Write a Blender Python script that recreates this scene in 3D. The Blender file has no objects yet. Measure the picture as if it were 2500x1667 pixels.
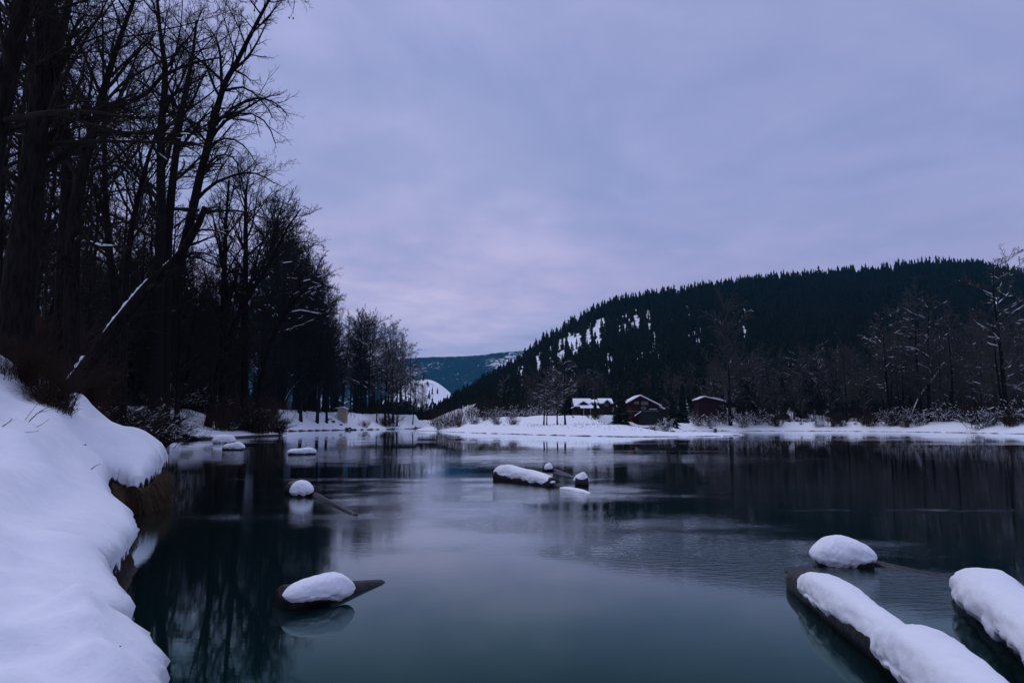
import bpy, math, random
import numpy as np
from mathutils import Vector

sc = bpy.context.scene
COL = sc.collection
rng = np.random.default_rng(7)
random.seed(7)

# ------------------------------------------------------------------ camera
F = 1740.0            # focal length in pixels of the 2500 px wide photograph
HZ = 1037.0           # row of the horizon
CH = 1.8              # camera height above the water
PITCH = math.atan((HZ - 833.5) / F)
cam_d = bpy.data.cameras.new('camera')
cam_d.sensor_width = 36.0
cam_d.lens = F / 2500.0 * 36.0
cam_d.clip_start = 0.05
cam_d.clip_end = 20000
cam = bpy.data.objects.new('camera', cam_d)
COL.objects.link(cam)
cam.location = (0, 0, CH)
cam.rotation_euler = (math.pi / 2 + PITCH, 0, 0)
sc.camera = cam

# ------------------------------------------------------------------ light
sc.view_settings.view_transform = 'Standard'
sc.view_settings.look = 'None'
sc.view_settings.exposure = 0.0
sc.view_settings.gamma = 1.0
sc.view_settings.use_curve_mapping = False
sc.cycles.max_bounces = 5
sc.cycles.diffuse_bounces = 2
sc.cycles.glossy_bounces = 3
sc.cycles.transmission_bounces = 2
sc.cycles.volume_bounces = 0
sc.cycles.transparent_max_bounces = 6
sc.cycles.use_denoising = True

SUN_EL, SUN_ROT = math.radians(62), math.radians(-40)
world = bpy.data.worlds.new('World')
sc.world = world
world.use_nodes = True
wt = world.node_tree
wt.nodes.clear()


def N(tree, typ, **kw):
    n = tree.nodes.new(typ)
    for k, v in kw.items():
        setattr(n, k, v)
    return n


def lk(tree, a, b):
    tree.links.new(a, b)


def mathn(tree, op, a, b=None, c=None, clamp=False):
    n = tree.nodes.new('ShaderNodeMath')
    n.operation = op
    n.use_clamp = clamp
    for i, v in enumerate((a, b, c)):
        if v is None:
            continue
        if isinstance(v, (int, float)):
            n.inputs[i].default_value = v
        else:
            tree.links.new(v, n.inputs[i])
    return n.outputs[0]


def ramp(tree, fac, stops, interp='LINEAR'):
    n = tree.nodes.new('ShaderNodeValToRGB')
    n.color_ramp.interpolation = interp
    e = n.color_ramp.elements
    while len(e) > 1:
        e.remove(e[-1])
    e[0].position, e[0].color = stops[0][0], (*stops[0][1], 1)
    for p, c in stops[1:]:
        x = e.new(p)
        x.color = (*c, 1)
    tree.links.new(fac, n.inputs[0])
    return n.outputs[0]


def mixc(tree, fac, a, b):
    n = tree.nodes.new('ShaderNodeMix')
    n.data_type = 'RGBA'
    for i, v in ((0, fac), (6, a), (7, b)):
        if isinstance(v, (int, float)):
            n.inputs[i].default_value = v
        elif isinstance(v, tuple):
            n.inputs[i].default_value = (*v, 1)
        else:
            tree.links.new(v, n.inputs[i])
    return n.outputs[2]


def srgb(r, g, b):
    def f(c):
        c /= 255.0
        return c / 12.92 if c <= 0.04045 else ((c + 0.055) / 1.055) ** 2.4
    return (f(r), f(g), f(b))


def build_world():
    t = wt
    out = N(t, 'ShaderNodeOutputWorld')
    sky = N(t, 'ShaderNodeTexSky', sky_type='NISHITA', sun_disc=False,
            sun_elevation=SUN_EL, sun_rotation=SUN_ROT)
    bg1 = N(t, 'ShaderNodeBackground')
    bg1.inputs[1].default_value = 0.05
    lk(t, sky.outputs[0], bg1.inputs[0])
    tc = N(t, 'ShaderNodeTexCoord')
    sep = N(t, 'ShaderNodeSeparateXYZ')
    lk(t, tc.outputs['Generated'], sep.inputs[0])
    x, y, z = sep.outputs
    # cloud deck: direction projected on a high flat layer
    zz = mathn(t, 'ADD', mathn(t, 'MAXIMUM', z, 0.0), 0.14)
    cx = mathn(t, 'DIVIDE', x, zz)
    cy = mathn(t, 'DIVIDE', y, zz)
    comb = N(t, 'ShaderNodeCombineXYZ')
    lk(t, cx, comb.inputs[0]); lk(t, cy, comb.inputs[1])
    comb.inputs[2].default_value = 3.3
    n1 = N(t, 'ShaderNodeTexNoise'); n1.inputs['Scale'].default_value = 1.3
    n1.inputs['Detail'].default_value = 6.0; n1.inputs['Roughness'].default_value = 0.56
    n1.inputs['Distortion'].default_value = 0.6
    lk(t, comb.outputs[0], n1.inputs['Vector'])
    n2 = N(t, 'ShaderNodeTexNoise'); n2.inputs['Scale'].default_value = 0.45
    n2.inputs['Detail'].default_value = 3.0
    lk(t, comb.outputs[0], n2.inputs['Vector'])
    f1 = mathn(t, 'MULTIPLY_ADD', n1.outputs[0], 4.2, -1.6, clamp=True)
    f2 = mathn(t, 'MULTIPLY_ADD', n2.outputs[0], 2.4, -0.7, clamp=True)
    lav = srgb(175, 178, 225)
    blu = srgb(148, 160, 207)
    pale = srgb(164, 173, 215)
    base = mixc(t, f1, blu, lav)
    base = mixc(t, mathn(t, 'MULTIPLY', f2, 0.5), base, pale)
    # warmer, pinker cloud low down; a cooler blue-green layer under it
    zw = mathn(t, 'ADD', z, mathn(t, 'MULTIPLY_ADD', n1.outputs[0], 0.09, -0.045))
    pinkf = ramp(t, zw, [(0.0, (0, 0, 0)), (0.135, (0, 0, 0)), (0.185, (1, 1, 1)), (0.225, (0.55,) * 3), (0.30, (0, 0, 0)), (1, (0, 0, 0))], 'EASE')
    tealf = ramp(t, zw, [(0.0, (0.25,) * 3), (0.085, (0.3,) * 3), (0.115, (1, 1, 1)), (0.15, (0.25,) * 3), (0.175, (0, 0, 0)), (1, (0, 0, 0))], 'EASE')
    base = mixc(t, mathn(t, 'MULTIPLY', pinkf, 0.85), base, srgb(185, 178, 219))
    base = mixc(t, mathn(t, 'MULTIPLY', tealf, 0.75), base, srgb(118, 146, 190))
    # brighter, pinker break in the cloud low over the valley, heavier cloud to the right
    def blob(ax, ay, az, lo, hi):
        d = N(t, 'ShaderNodeVectorMath', operation='DOT_PRODUCT')
        lk(t, tc.outputs['Generated'], d.inputs[0])
        v = Vector((ax, ay, az)).normalized(); d.inputs[1].default_value = v
        return mathn(t, 'MULTIPLY_ADD', d.outputs['Value'], 1 / (hi - lo), -lo / (hi - lo), clamp=True)
    g1 = mathn(t, 'MULTIPLY', blob(-0.13, 1, 0.18, 0.955, 1.0), mathn(t, 'MULTIPLY_ADD', n1.outputs[0], 1.6, -0.1, clamp=True))
    base = mixc(t, mathn(t, 'MULTIPLY', g1, 0.95), base, srgb(203, 196, 232))
    n3 = N(t, 'ShaderNodeTexNoise'); n3.inputs['Scale'].default_value = 3.2
    n3.inputs['Detail'].default_value = 5.0; n3.inputs['Roughness'].default_value = 0.55
    lk(t, comb.outputs[0], n3.inputs['Vector'])
    base = mixc(t, mathn(t, 'MULTIPLY_ADD', n3.outputs[0], 1.9, -0.72, clamp=True), base, srgb(145, 157, 203))
    g2 = blob(0.75, 1, 0.55, 0.80, 1.0)
    base = mixc(t, mathn(t, 'MULTIPLY', g2, 0.35), base, srgb(126, 140, 186))
    # the layer thins to a darker overcast towards the zenith
    up = ramp(t, z, [(0, (1, 1, 1)), (0.35, (1, 1, 1)), (0.75, (0.97,) * 3), (1, (0.95,) * 3)])
    mul = N(t, 'ShaderNodeMix', data_type='RGBA', blend_type='MULTIPLY')
    mul.inputs[0].default_value = 1.0
    lk(t, base, mul.inputs[6]); lk(t, up, mul.inputs[7])
    bg2 = N(t, 'ShaderNodeBackground')
    bg2.inputs[1].default_value = 1.04
    lk(t, mul.outputs[2], bg2.inputs[0])
    mx = N(t, 'ShaderNodeMixShader')
    mx.inputs[0].default_value = 0.985       # cloud cover
    lk(t, bg1.outputs[0], mx.inputs[1]); lk(t, bg2.outputs[0], mx.inputs[2])
    lk(t, mx.outputs[0], out.inputs[0])


build_world()
sun_d = bpy.data.lights.new('sun', 'SUN')
sun_d.energy = 0.95
sun_d.angle = math.radians(36)
sun_d.color = (0.88, 0.90, 1.0)
sun = bpy.data.objects.new('sun', sun_d)
COL.objects.link(sun)
_d = Vector((math.sin(SUN_ROT) * math.cos(SUN_EL), math.cos(SUN_ROT) * math.cos(SUN_EL), math.sin(SUN_EL)))
sun.rotation_euler = _d.to_track_quat('Z', 'Y').to_euler()

# ------------------------------------------------------------------ helpers
SINP, COSP = math.sin(PITCH), math.cos(PITCH)


def ray(px, py):
    cx, cy = (px - 1250.0) / F, (833.5 - py) / F
    return np.array([cx, COSP - SINP * cy, SINP + COSP * cy])


def P(px, py, z=None, d=None):
    r = ray(px, py)
    k = (z - CH) / r[2] if d is None else d / r[1]
    return np.array([0, 0, CH]) + r * k


def obj(name, mesh, parent=None, loc=None):
    o = bpy.data.objects.new(name, mesh)
    COL.objects.link(o)
    if parent is not None:
        o.parent = parent
    if loc is not None:
        o.location = loc
    return o


def tag(o, label=None, cat=None, group=None, kind=None):
    for k, v in (('label', label), ('category', cat), ('group', group), ('kind', kind)):
        if v:
            o[k] = v
    return o


def mesh_np(name, V, Fc, mats, mi=None, smooth=True):
    """V (n,3); Fc (m,3) or (m,4) index array"""
    V = np.asarray(V, np.float32); Fc = np.asarray(Fc, np.int32)
    m = bpy.data.meshes.new(name)
    k = Fc.shape[1]
    m.vertices.add(len(V)); m.vertices.foreach_set('co', V.ravel())
    m.loops.add(Fc.size); m.loops.foreach_set('vertex_index', Fc.ravel())
    m.polygons.add(len(Fc))
    m.polygons.foreach_set('loop_start', np.arange(0, Fc.size, k, dtype=np.int32))
    m.polygons.foreach_set('loop_total', np.full(len(Fc), k, dtype=np.int32))
    for a in mats:
        m.materials.append(a)
    if mi is not None:
        m.polygons.foreach_set('material_index', np.asarray(mi, np.int32))
    m.polygons.foreach_set('use_smooth', np.full(len(Fc), smooth))
    m.update(calc_edges=True)
    return m


def mesh_py(name, V, Fc, mats, mi=None, smooth=False):
    m = bpy.data.meshes.new(name)
    m.from_pydata([tuple(map(float, v)) for v in V], [], Fc)
    for a in mats:
        m.materials.append(a)
    if mi:
        m.polygons.foreach_set('material_index', mi)
    if smooth:
        m.polygons.foreach_set('use_smooth', [True] * len(Fc))
    m.update()
    return m


_perm = np.random.default_rng(99).random((256, 256))


def vnoise(x, y):
    xi = np.floor(x).astype(int); yi = np.floor(y).astype(int)
    fx = x - xi; fy = y - yi
    fx = fx * fx * (3 - 2 * fx); fy = fy * fy * (3 - 2 * fy)
    g = lambda a, b: _perm[a % 256, b % 256]
    return (g(xi, yi) * (1 - fx) + g(xi + 1, yi) * fx) * (1 - fy) + (g(xi, yi + 1) * (1 - fx) + g(xi + 1, yi + 1) * fx) * fy


def fbm(x, y, o=4, seed=0.0):
    s = 0; a = 0.5; k = 1.0
    for i in range(o):
        s = s + a * (vnoise(x * k + 17.3 * i + seed, y * k - 9.1 * i + seed) - 0.5) * 2
        a *= 0.5; k *= 2.03
    return s


def sm(t):
    t = np.clip(t, 0, 1)
    return t * t * (3 - 2 * t)


def sdist(poly, x, y):
    """signed distance to polygon: positive outside (land)"""
    x = np.asarray(x, float); y = np.asarray(y, float)
    d2 = np.full(x.shape, 1e18); ins = np.zeros(x.shape, bool)
    n = len(poly)
    for i in range(n):
        ax, ay = poly[i]; bx, by = poly[(i + 1) % n]
        ex, ey = bx - ax, by - ay
        t = np.clip(((x - ax) * ex + (y - ay) * ey) / (ex * ex + ey * ey + 1e-12), 0, 1)
        d2 = np.minimum(d2, (x - ax - t * ex) ** 2 + (y - ay - t * ey) ** 2)
        c = ((ay > y) != (by > y)) & (x < (bx - ax) * (y - ay) / (by - ay + 1e-12) + ax)
        ins ^= c
    d = np.sqrt(d2)
    return np.where(ins, -d, d)


def catmull(pts, n):
    pts = np.asarray(pts, float)
    p = np.vstack([2 * pts[0] - pts[1], pts, 2 * pts[-1] - pts[-2]])
    m = len(pts) - 1
    t = np.linspace(0, m - 1e-9, n)
    i = t.astype(int); f = (t - i)[:, None]
    a, b, c, d = p[i], p[i + 1], p[i + 2], p[i + 3]
    return 0.5 * ((2 * b) + (-a + c) * f + (2 * a - 5 * b + 4 * c - d) * f ** 2 + (-a + 3 * b - 3 * c + d) * f ** 3)


# ------------------------------------------------------------------ materials
def new_mat(name):
    m = bpy.data.materials.new(name)
    m.use_nodes = True
    t = m.node_tree
    b = t.nodes['Principled BSDF']
    return m, t, b


def coords(t, kind='Object', scale=(1, 1, 1)):
    tc = N(t, 'ShaderNodeTexCoord')
    mp = N(t, 'ShaderNodeMapping')
    mp.inputs['Scale'].default_value = scale
    lk(t, tc.outputs[kind], mp.inputs[0])
    return mp.outputs[0]


def noise(t, vec, scale, detail=4, rough=0.55):
    n = N(t, 'ShaderNodeTexNoise')
    n.inputs['Scale'].default_value = scale
    n.inputs['Detail'].default_value = detail
    n.inputs['Roughness'].default_value = rough
    lk(t, vec, n.inputs['Vector'])
    return n.outputs[0]


def bump(t, h, strength, dist, normal=None):
    b = N(t, 'ShaderNodeBump')
    if isinstance(strength, (int, float)):
        b.inputs['Strength'].default_value = strength
    else:
        lk(t, strength, b.inputs['Strength'])
    b.inputs['Distance'].default_value = dist
    lk(t, h, b.inputs['Height'])
    if normal is not None:
        lk(t, normal, b.inputs['Normal'])
    return b.outputs[0]


def noisy_mat(name, c1, c2, scale, rough=0.85, bs=0.4, bd=0.02, kind='Object', sc3=(1, 1, 1), spec=0.2):
    m, t, b = new_mat(name)
    v = coords(t, kind, sc3)
    n = noise(t, v, scale)
    lk(t, ramp(t, n, [(0.3, c1), (0.7, c2)]), b.inputs['Base Color'])
    b.inputs['Roughness'].default_value = rough
    b.inputs['Specular IOR Level'].default_value = spec
    if bs:
        lk(t, bump(t, n, bs, bd), b.inputs['Normal'])
    return m


SNOWC = (0.86, 0.87, 0.90)


def snow_nodes(t):
    v = coords(t, 'Object')
    n1 = noise(t, v, 9.0, 5, 0.6)
    n2 = noise(t, v, 90.0, 3, 0.6)
    nm = bump(t, n1, 0.5, 0.022)
    nm = bump(t, n2, 0.45, 0.004, nm)
    return n1, nm


def snow_mat():
    m, t, b = new_mat('snow')
    n1, nm = snow_nodes(t)
    lk(t, ramp(t, n1, [(0.3, (0.83, 0.84, 0.885)), (0.7, (0.88, 0.885, 0.91))]), b.inputs['Base Color'])
    b.inputs['Roughness'].default_value = 0.6
    b.inputs['Specular IOR Level'].default_value = 0.25
    lk(t, nm, b.inputs['Normal'])
    return m


def ground_mat():
    m, t, b = new_mat('snow_and_earth')
    n1, nm = snow_nodes(t)
    at = N(t, 'ShaderNodeAttribute', attribute_name='earth')
    v = coords(t, 'Object')
    n3 = noise(t, v, 6.0, 6, 0.7)
    f = mathn(t, 'ADD', at.outputs['Fac'], mathn(t, 'MULTIPLY_ADD', n3, 0.9, -0.45))
    f = mathn(t, 'MULTIPLY_ADD', f, 6.0, -2.5, clamp=True)
    ge = N(t, 'ShaderNodeNewGeometry'); sp = N(t, 'ShaderNodeSeparateXYZ'); lk(t, ge.outputs['Position'], sp.inputs[0])
    n4 = noise(t, v, 0.35, 4, 0.6)
    zl = mathn(t, 'SUBTRACT', mathn(t, 'MULTIPLY_ADD', n4, 0.5, -0.17), sp.outputs[2])
    f = mathn(t, 'MAXIMUM', f, mathn(t, 'MULTIPLY', zl, 25.0, clamp=True))
    snow = ramp(t, n1, [(0.3, (0.82, 0.83, 0.88)), (0.7, (0.87, 0.88, 0.91))])
    earth = ramp(t, noise(t, v, 14.0, 6, 0.7), [(0.3, (0.009, 0.007, 0.005)), (0.7, (0.035, 0.025, 0.017))])
    lk(t, mixc(t, f, snow, earth), b.inputs['Base Color'])
    b.inputs['Roughness'].default_value = 0.7
    b.inputs['Specular IOR Level'].default_value = 0.2
    lk(t, nm, b.inputs['Normal'])
    return m


def mountain_mat():
    """far wooded mountain: dark conifer slopes with streaks of open snow"""
    m, t, b = new_mat('wooded_mountain')
    v = coords(t, 'Object', (1, 1, 0.25))
    n1 = noise(t, v, 0.003, 5, 0.6)
    n2 = noise(t, coords(t, 'Object', (1, 1, 0.12)), 0.04, 4, 0.7)
    s = mathn(t, 'ADD', mathn(t, 'MULTIPLY', n1, 1.0), mathn(t, 'MULTIPLY', n2, 0.75))
    f = mathn(t, 'MULTIPLY_ADD', s, 12.0, -11.2, clamp=True)
    dark = ramp(t, n2, [(0.3, (0.006, 0.012, 0.012)), (0.7, (0.02, 0.03, 0.028))])
    lk(t, mixc(t, f, dark, (0.75, 0.77, 0.8)), b.inputs['Base Color'])
    b.inputs['Roughness'].default_value = 0.9
    b.inputs['Specular IOR Level'].default_value = 0.0
    return m


def water_mat():
    m, t, b = new_mat('river_water')
    at = N(t, 'ShaderNodeAttribute', attribute_name='ripple')
    v = coords(t, 'Object', (0.55, 1.3, 1))
    n1 = noise(t, v, 7.0, 3, 0.55)
    n2 = noise(t, v, 26.0, 3, 0.6)
    n3 = noise(t, coords(t, 'Object', (0.35, 1.0, 1)), 0.9, 3, 0.5)
    nm = bump(t, n3, 0.10, 0.012)
    nm = bump(t, n1, at.outputs['Fac'], 0.008, nm)
    nm = bump(t, n2, at.outputs['Fac'], 0.0035, nm)
    t.nodes.remove(b)
    body = N(t, 'ShaderNodeBsdfDiffuse')
    body.inputs[0].default_value = (0.003, 0.011, 0.012, 1)
    gl = N(t, 'ShaderNodeBsdfGlossy')
    gl.inputs['Roughness'].default_value = 0.02
    fr = N(t, 'ShaderNodeFresnel'); fr.inputs[0].default_value = 1.333
    lk(t, nm, gl.inputs['Normal']); lk(t, nm, fr.inputs['Normal'])
    fac = mathn(t, 'MULTIPLY_ADD', fr.outputs[0], 1.85, -0.165, clamp=True)
    lk(t, ramp(t, fr.outputs[0], [(0.10, (0.34, 0.78, 0.66)), (0.30, (0.86, 0.97, 0.97)), (0.6, (0.95, 0.98, 1.0))]), gl.inputs['Color'])
    mx = N(t, 'ShaderNodeMixShader')
    lk(t, fac, mx.inputs[0]); lk(t, body.outputs[0], mx.inputs[1]); lk(t, gl.outputs[0], mx.inputs[2])
    lk(t, mx.outputs[0], t.nodes['Material Output'].inputs[0])
    return m


M = dict(
    snow=snow_mat(), ground=ground_mat(), mountain=mountain_mat(), water=water_mat(),
    bark=noisy_mat('grey_brown_bark', (0.006, 0.005, 0.005), (0.022, 0.019, 0.017), 5, 0.95, 0.8, 0.03, sc3=(3, 3, 0.6), spec=.03),
    twig=noisy_mat('dark_twig_bark', (0.014, 0.011, 0.009), (0.030, 0.024, 0.020), 3, 0.9, 0, 0, spec=.05),
    twig_grey=noisy_mat('grey_twig_bark', (0.042, 0.038, 0.034), (0.08, 0.072, 0.064), 3, 0.9, 0, 0),
    brush=noisy_mat('reddish_brush', (0.020, 0.010, 0.007), (0.05, 0.028, 0.020), 2, 0.9, 0, 0),
    straw=noisy_mat('dry_straw', (0.035, 0.022, 0.012), (0.10, 0.066, 0.036), 8, 0.9, 0, 0),
    needle=noisy_mat('conifer_needles', (0.009, 0.014, 0.010), (0.022, 0.029, 0.021), 0.8, 0.95, 0, 0, spec=0.05),
    wood=noisy_mat('wet_dark_wood', (0.004, 0.004, 0.004), (0.022, 0.019, 0.017), 9, 0.4, 0.8, 0.02, sc3=(1, 1, 1), spec=0.22),
    rock=noisy_mat('dark_rock', (0.012, 0.012, 0.012), (0.05, 0.048, 0.045), 3, 0.9, 0.6, 0.05),
    darkwall=noisy_mat('dark_timber_wall', (0.010, 0.010, 0.011), (0.022, 0.020, 0.020), 3, 0.8, 0.3, 0.02, sc3=(1, 1, 6)),
    redwall=noisy_mat('red_brown_timber_wall', (0.018, 0.006, 0.005), (0.034, 0.011, 0.009), 3, 0.8, 0.3, 0.02, sc3=(1, 1, 6)),
    redpanel=noisy_mat('rust_red_panel', (0.06, 0.014, 0.010), (0.09, 0.022, 0.014), 3, 0.8, 0, 0),
    tan=noisy_mat('tan_shed_wall', (0.34, 0.24, 0.17), (0.42, 0.31, 0.22), 4, 0.8, 0, 0),
    trim=noisy_mat('pale_trim', (0.25, 0.24, 0.24), (0.35, 0.34, 0.34), 4, 0.7, 0, 0),
)


def glass_mat():
    m, t, b = new_mat('window_glass')
    n = noise(t, coords(t, 'Object'), 1.5)
    lk(t, ramp(t, n, [(0.35, (0.03, 0.05, 0.05)), (0.65, (0.14, 0.17, 0.17))]), b.inputs['Base Color'])
    b.inputs['Roughness'].default_value = 0.08
    return m


M['glass'] = glass_mat()

# ------------------------------------------------------------------ river outline (world x, y)
lip_px = [(500, 1720, .40), (482, 1667, .40), (450, 1590, .42), (360, 1525, .45), (376, 1490, .45), (345, 1440, .48), (282, 1395, .5),
          (292, 1365, .5), (332, 1330, .52), (362, 1285, .56), (350, 1250, .6), (305, 1215, .7), (285, 1180, .78), (285, 1158, .78),
          (330, 1140, .95), (385, 1125, 1.02), (408, 1100, 1.2)]
lip0 = [tuple(P(a, b, z=c)[:2]) for a, b, c in lip_px]
lip = [tuple(q) for q in catmull(lip0, 65)]
left_far = [(-13.2, 28), (-18.3, 38), (-27, 56), (-35.5, 72)]
left_px = [(392, 1078), (470, 1074), (560, 1071), (640, 1066), (700, 1063)]
left_mid = [tuple(P(a, b, z=0)[:2]) for a, b in left_px]
left_back = [(-48, 128), (-62, 150), (-66, 190), (-60, 235), (-50, 285), (-44, 330)]
right_back = [(-40, 330), (-34, 240), (-25, 200)]
right_px = [(1040, 1052), (1150, 1057), (1280, 1061), (1400, 1064), (1500, 1066), (1600, 1066.5), (1700, 1066), (1800, 1064), (1858, 1062),
            (1800, 1060), (1745, 1057.5), (1690, 1055)]
right_w = [tuple(P(a, b, z=0)[:2]) for a, b in right_px]
rb_px = [(1685, 1051.3), (1800, 1051.5), (1950, 1052), (2100, 1053), (2200, 1054), (2330, 1056), (2420, 1058), (2560, 1060)]
rb_w = [tuple(P(a, b, z=0)[:2]) for a, b in rb_px]
river = [(-0.9, -12), (-1.0, 0.5)] + [(-1.5, 2.0)] + lip + left_far + left_mid + left_back + right_back + right_w + rb_w + \
        [(112, 90), (118, 40), (118, -12)]

# near-bank surface from scattered heights
ctrl_px = [(0, 1667, 3.2), (200, 1500, None, .78), (0, 1400, None, .95), (200, 1300, None, .92), (0, 1200, None, 1.15),
           (150, 1150, None, 1.15), (400, 1083, 22, None), (0, 890, 15, None), (0, 975, 12, None), (100, 935, 17, None),
           (100, 1000, 14, None), (200, 980, 19.5, None), (200, 1040, 15.5, None), (300, 1032, 22, None), (290, 1080, 19, None),
           (60, 1085, 10, None), (350, 1063, 23, None)]
ctrl = []
for c in ctrl_px:
    if len(c) == 3:
        p = P(c[0], c[1], z=0.72)
    elif c[2] is None:
        p = P(c[0], c[1], z=c[3])
    else:
        p = P(c[0], c[1], d=c[2])
    ctrl.append(p)
for (a, b, c) in lip_px:
    ctrl.append(P(a, b, z=c))
ctrl += [np.array(q, float) for q in [(-20, 30, 3.4), (-17, 28, 2.7), (-22, 14, 3.3), (-12, 3, 1.9), (-5, 0, 1.0), (-12, -6, 1.9),
                                      (-2.5, -6, .7), (-1.2, 0.5, .4), (-26, 24, 3.6), (-14.5, 27, 0.9), (-26, 2, 3.0), (-30, 34, 3.4),
                                      (-3, 2, .75), (-2, 2, .55)]]
ctrl = np.array(ctrl)
_cx, _cy = ctrl[:, 0], ctrl[:, 1]


def _phi(r):
    return r


_A = _phi(np.hypot(_cx[:, None] - _cx[None], _cy[:, None] - _cy[None])) + np.eye(len(ctrl)) * -0.05
_Am = np.block([[_A, np.ones((len(ctrl), 1)), _cx[:, None], _cy[:, None]],
                [np.ones((1, len(ctrl))), np.zeros((1, 3))], [_cx[None], np.zeros((1, 3))], [_cy[None], np.zeros((1, 3))]])
_W = np.linalg.lstsq(_Am, np.concatenate([ctrl[:, 2], [0, 0, 0]]), rcond=None)[0]


def near_top(x, y):
    z = _W[-3] + _W[-2] * x + _W[-1] * y
    for i in range(len(ctrl)):
        z = z + _W[i] * _phi(np.hypot(x - _cx[i], y - _cy[i]))
    return z


# hill ridge, per direction
HP = np.array([880, 985, 1010, 1150, 1260, 1330, 1400, 1500, 1600, 1750, 1900, 2100, 2300, 2420, 2500, 2800, 3300, 4200], float)
HS = np.array([1030, 1022, 1006, 912, 858, 808, 773, 728, 716, 694, 677, 661, 640, 646, 662, 740, 850, 950], float)
HR = np.array([420, 420, 430, 520, 620, 680, 740, 800, 850, 900, 950, 1000, 1000, 1000, 980, 900, 800, 700], float)
HU = (HP - 1250) / F * COSP
HZc = np.array([P(a, b, d=c)[2] - 14 for a, b, c in zip(HP, HS, HR)])


def hill(x, y):
    yy = np.maximum(y, 60.0)
    u = x / yy
    R = np.interp(u, HU, HR); Z = np.interp(u, HU, HZc)
    B = 236.0 + 25 * fbm(u * 4, u * 0 + 2, 2)
    t = (yy - B) / (R - B)
    g = np.where(t < 1, np.clip(t, 0, 1) ** 1.15, 1.0)
    up = np.maximum(Z - 4.5, 0) * g
    up = up * (1 + 0.10 * fbm(x * 0.012, y * 0.012, 3, 5.0) * np.clip(t * (1 - t) * 4, 0, 1))
    dn = np.where(t > 1, np.maximum(1 - (yy - R) / 500.0, 0), 1.0)
    fade = sm((u - (880 - 1250) / F) / 0.05)
    return up * dn * fade * (y > 100)


def H(x, y):
    """ground height"""
    x = np.asarray(x, float); y = np.asarray(y, float)
    s = sdist(river, x, y)
    left = x < np.interp(y, [0, 2, 28, 100, 150, 200, 285, 330, 420, 6000], [-.8, -.9, -8, -28, -38, -43, -41, -44, -57, -840])
    left |= (y <= 3) & (x < 20)
    n = fbm(x * 0.12, y * 0.12, 3, 3.0)
    zl = 0.35 + 0.85 * sm(s / 5) + (2.4 + 0.9 * sm((y - 60) / 15)) * sm((s - 4) / 10) + 0.6 * n * sm(s / 10) + 3 * sm((s - 40) / 120) + 2.0 * sm((y - 170) / 60) * sm(s / 12)
    near = near_top(x, y)
    wn = 1 - sm((y - 25.5) / 8)
    zl = zl * (1 - wn) + near * wn
    k = sm((x - 42) / 22)
    fx = np.interp(x, [q[0] for q in right_w[:9]], [q[1] for q in right_w[:9]])
    sF = np.minimum(np.maximum(y - fx, 0), np.maximum(s, 0) * 3.6 + 1)
    sF = sF * (1 - 0.93 * sm((x - 16) / 20) * (y < 178))
    zr = (0.28 + 1.5 * sm(sF / 34) + 2.3 * sm((sF - 46) / 20)) * (1 - k) + (0.45 + 2.3 * sm(s / 12) + 1.6 * sm((s - 15) / 30)) * k
    zr = zr + 0.35 * n * sm(s / 8) * np.where((y < 178) & (x < 50), 0.3, 1.0) + 0.12 * fbm(x * 0.5, y * 0.5, 3, 8) * sm(s / 3)
    zr = zr + hill(x, y)
    top = np.where(left, zl, zr)
    # bare snowy knoll and the far mountain
    ku = (1040 - 1250) / F * 1300
    top = top + 80 * np.exp(-((x - ku) / 74) ** 2 - ((y - 1300) / 190) ** 2) * (y > 700)
    w = np.where(left, np.where(y < 27, 0.30, 1.4), np.where(x > 22, 4.5, 3.5))
    e = sm(s / w)
    edge = 1 - 0.22 * np.where(left & (y < 27), np.clip(1 - s / 0.7, 0, 1) ** 2, 0)
    z = np.where(s > 0, -0.15 + (top * edge + 0.15) * e, -0.15 - np.minimum(-s * 0.5, 1.2))
    return z, s


# ------------------------------------------------------------------ ground sheets
def grid_faces(nu, nv):
    i = np.arange(nu - 1)[:, None] * nv + np.arange(nv - 1)[None]
    i = i.ravel()
    return np.stack([i, i + nv, i + nv + 1, i + 1], 1)


def add_attr(mesh, name, vals):
    a = mesh.attributes.new(name, 'FLOAT', 'POINT')
    a.data.foreach_set('value', np.asarray(vals, np.float32))


NX0, NX1, NY0, NY1 = -27.0, 0.0, -5.0, 31.0


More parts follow.
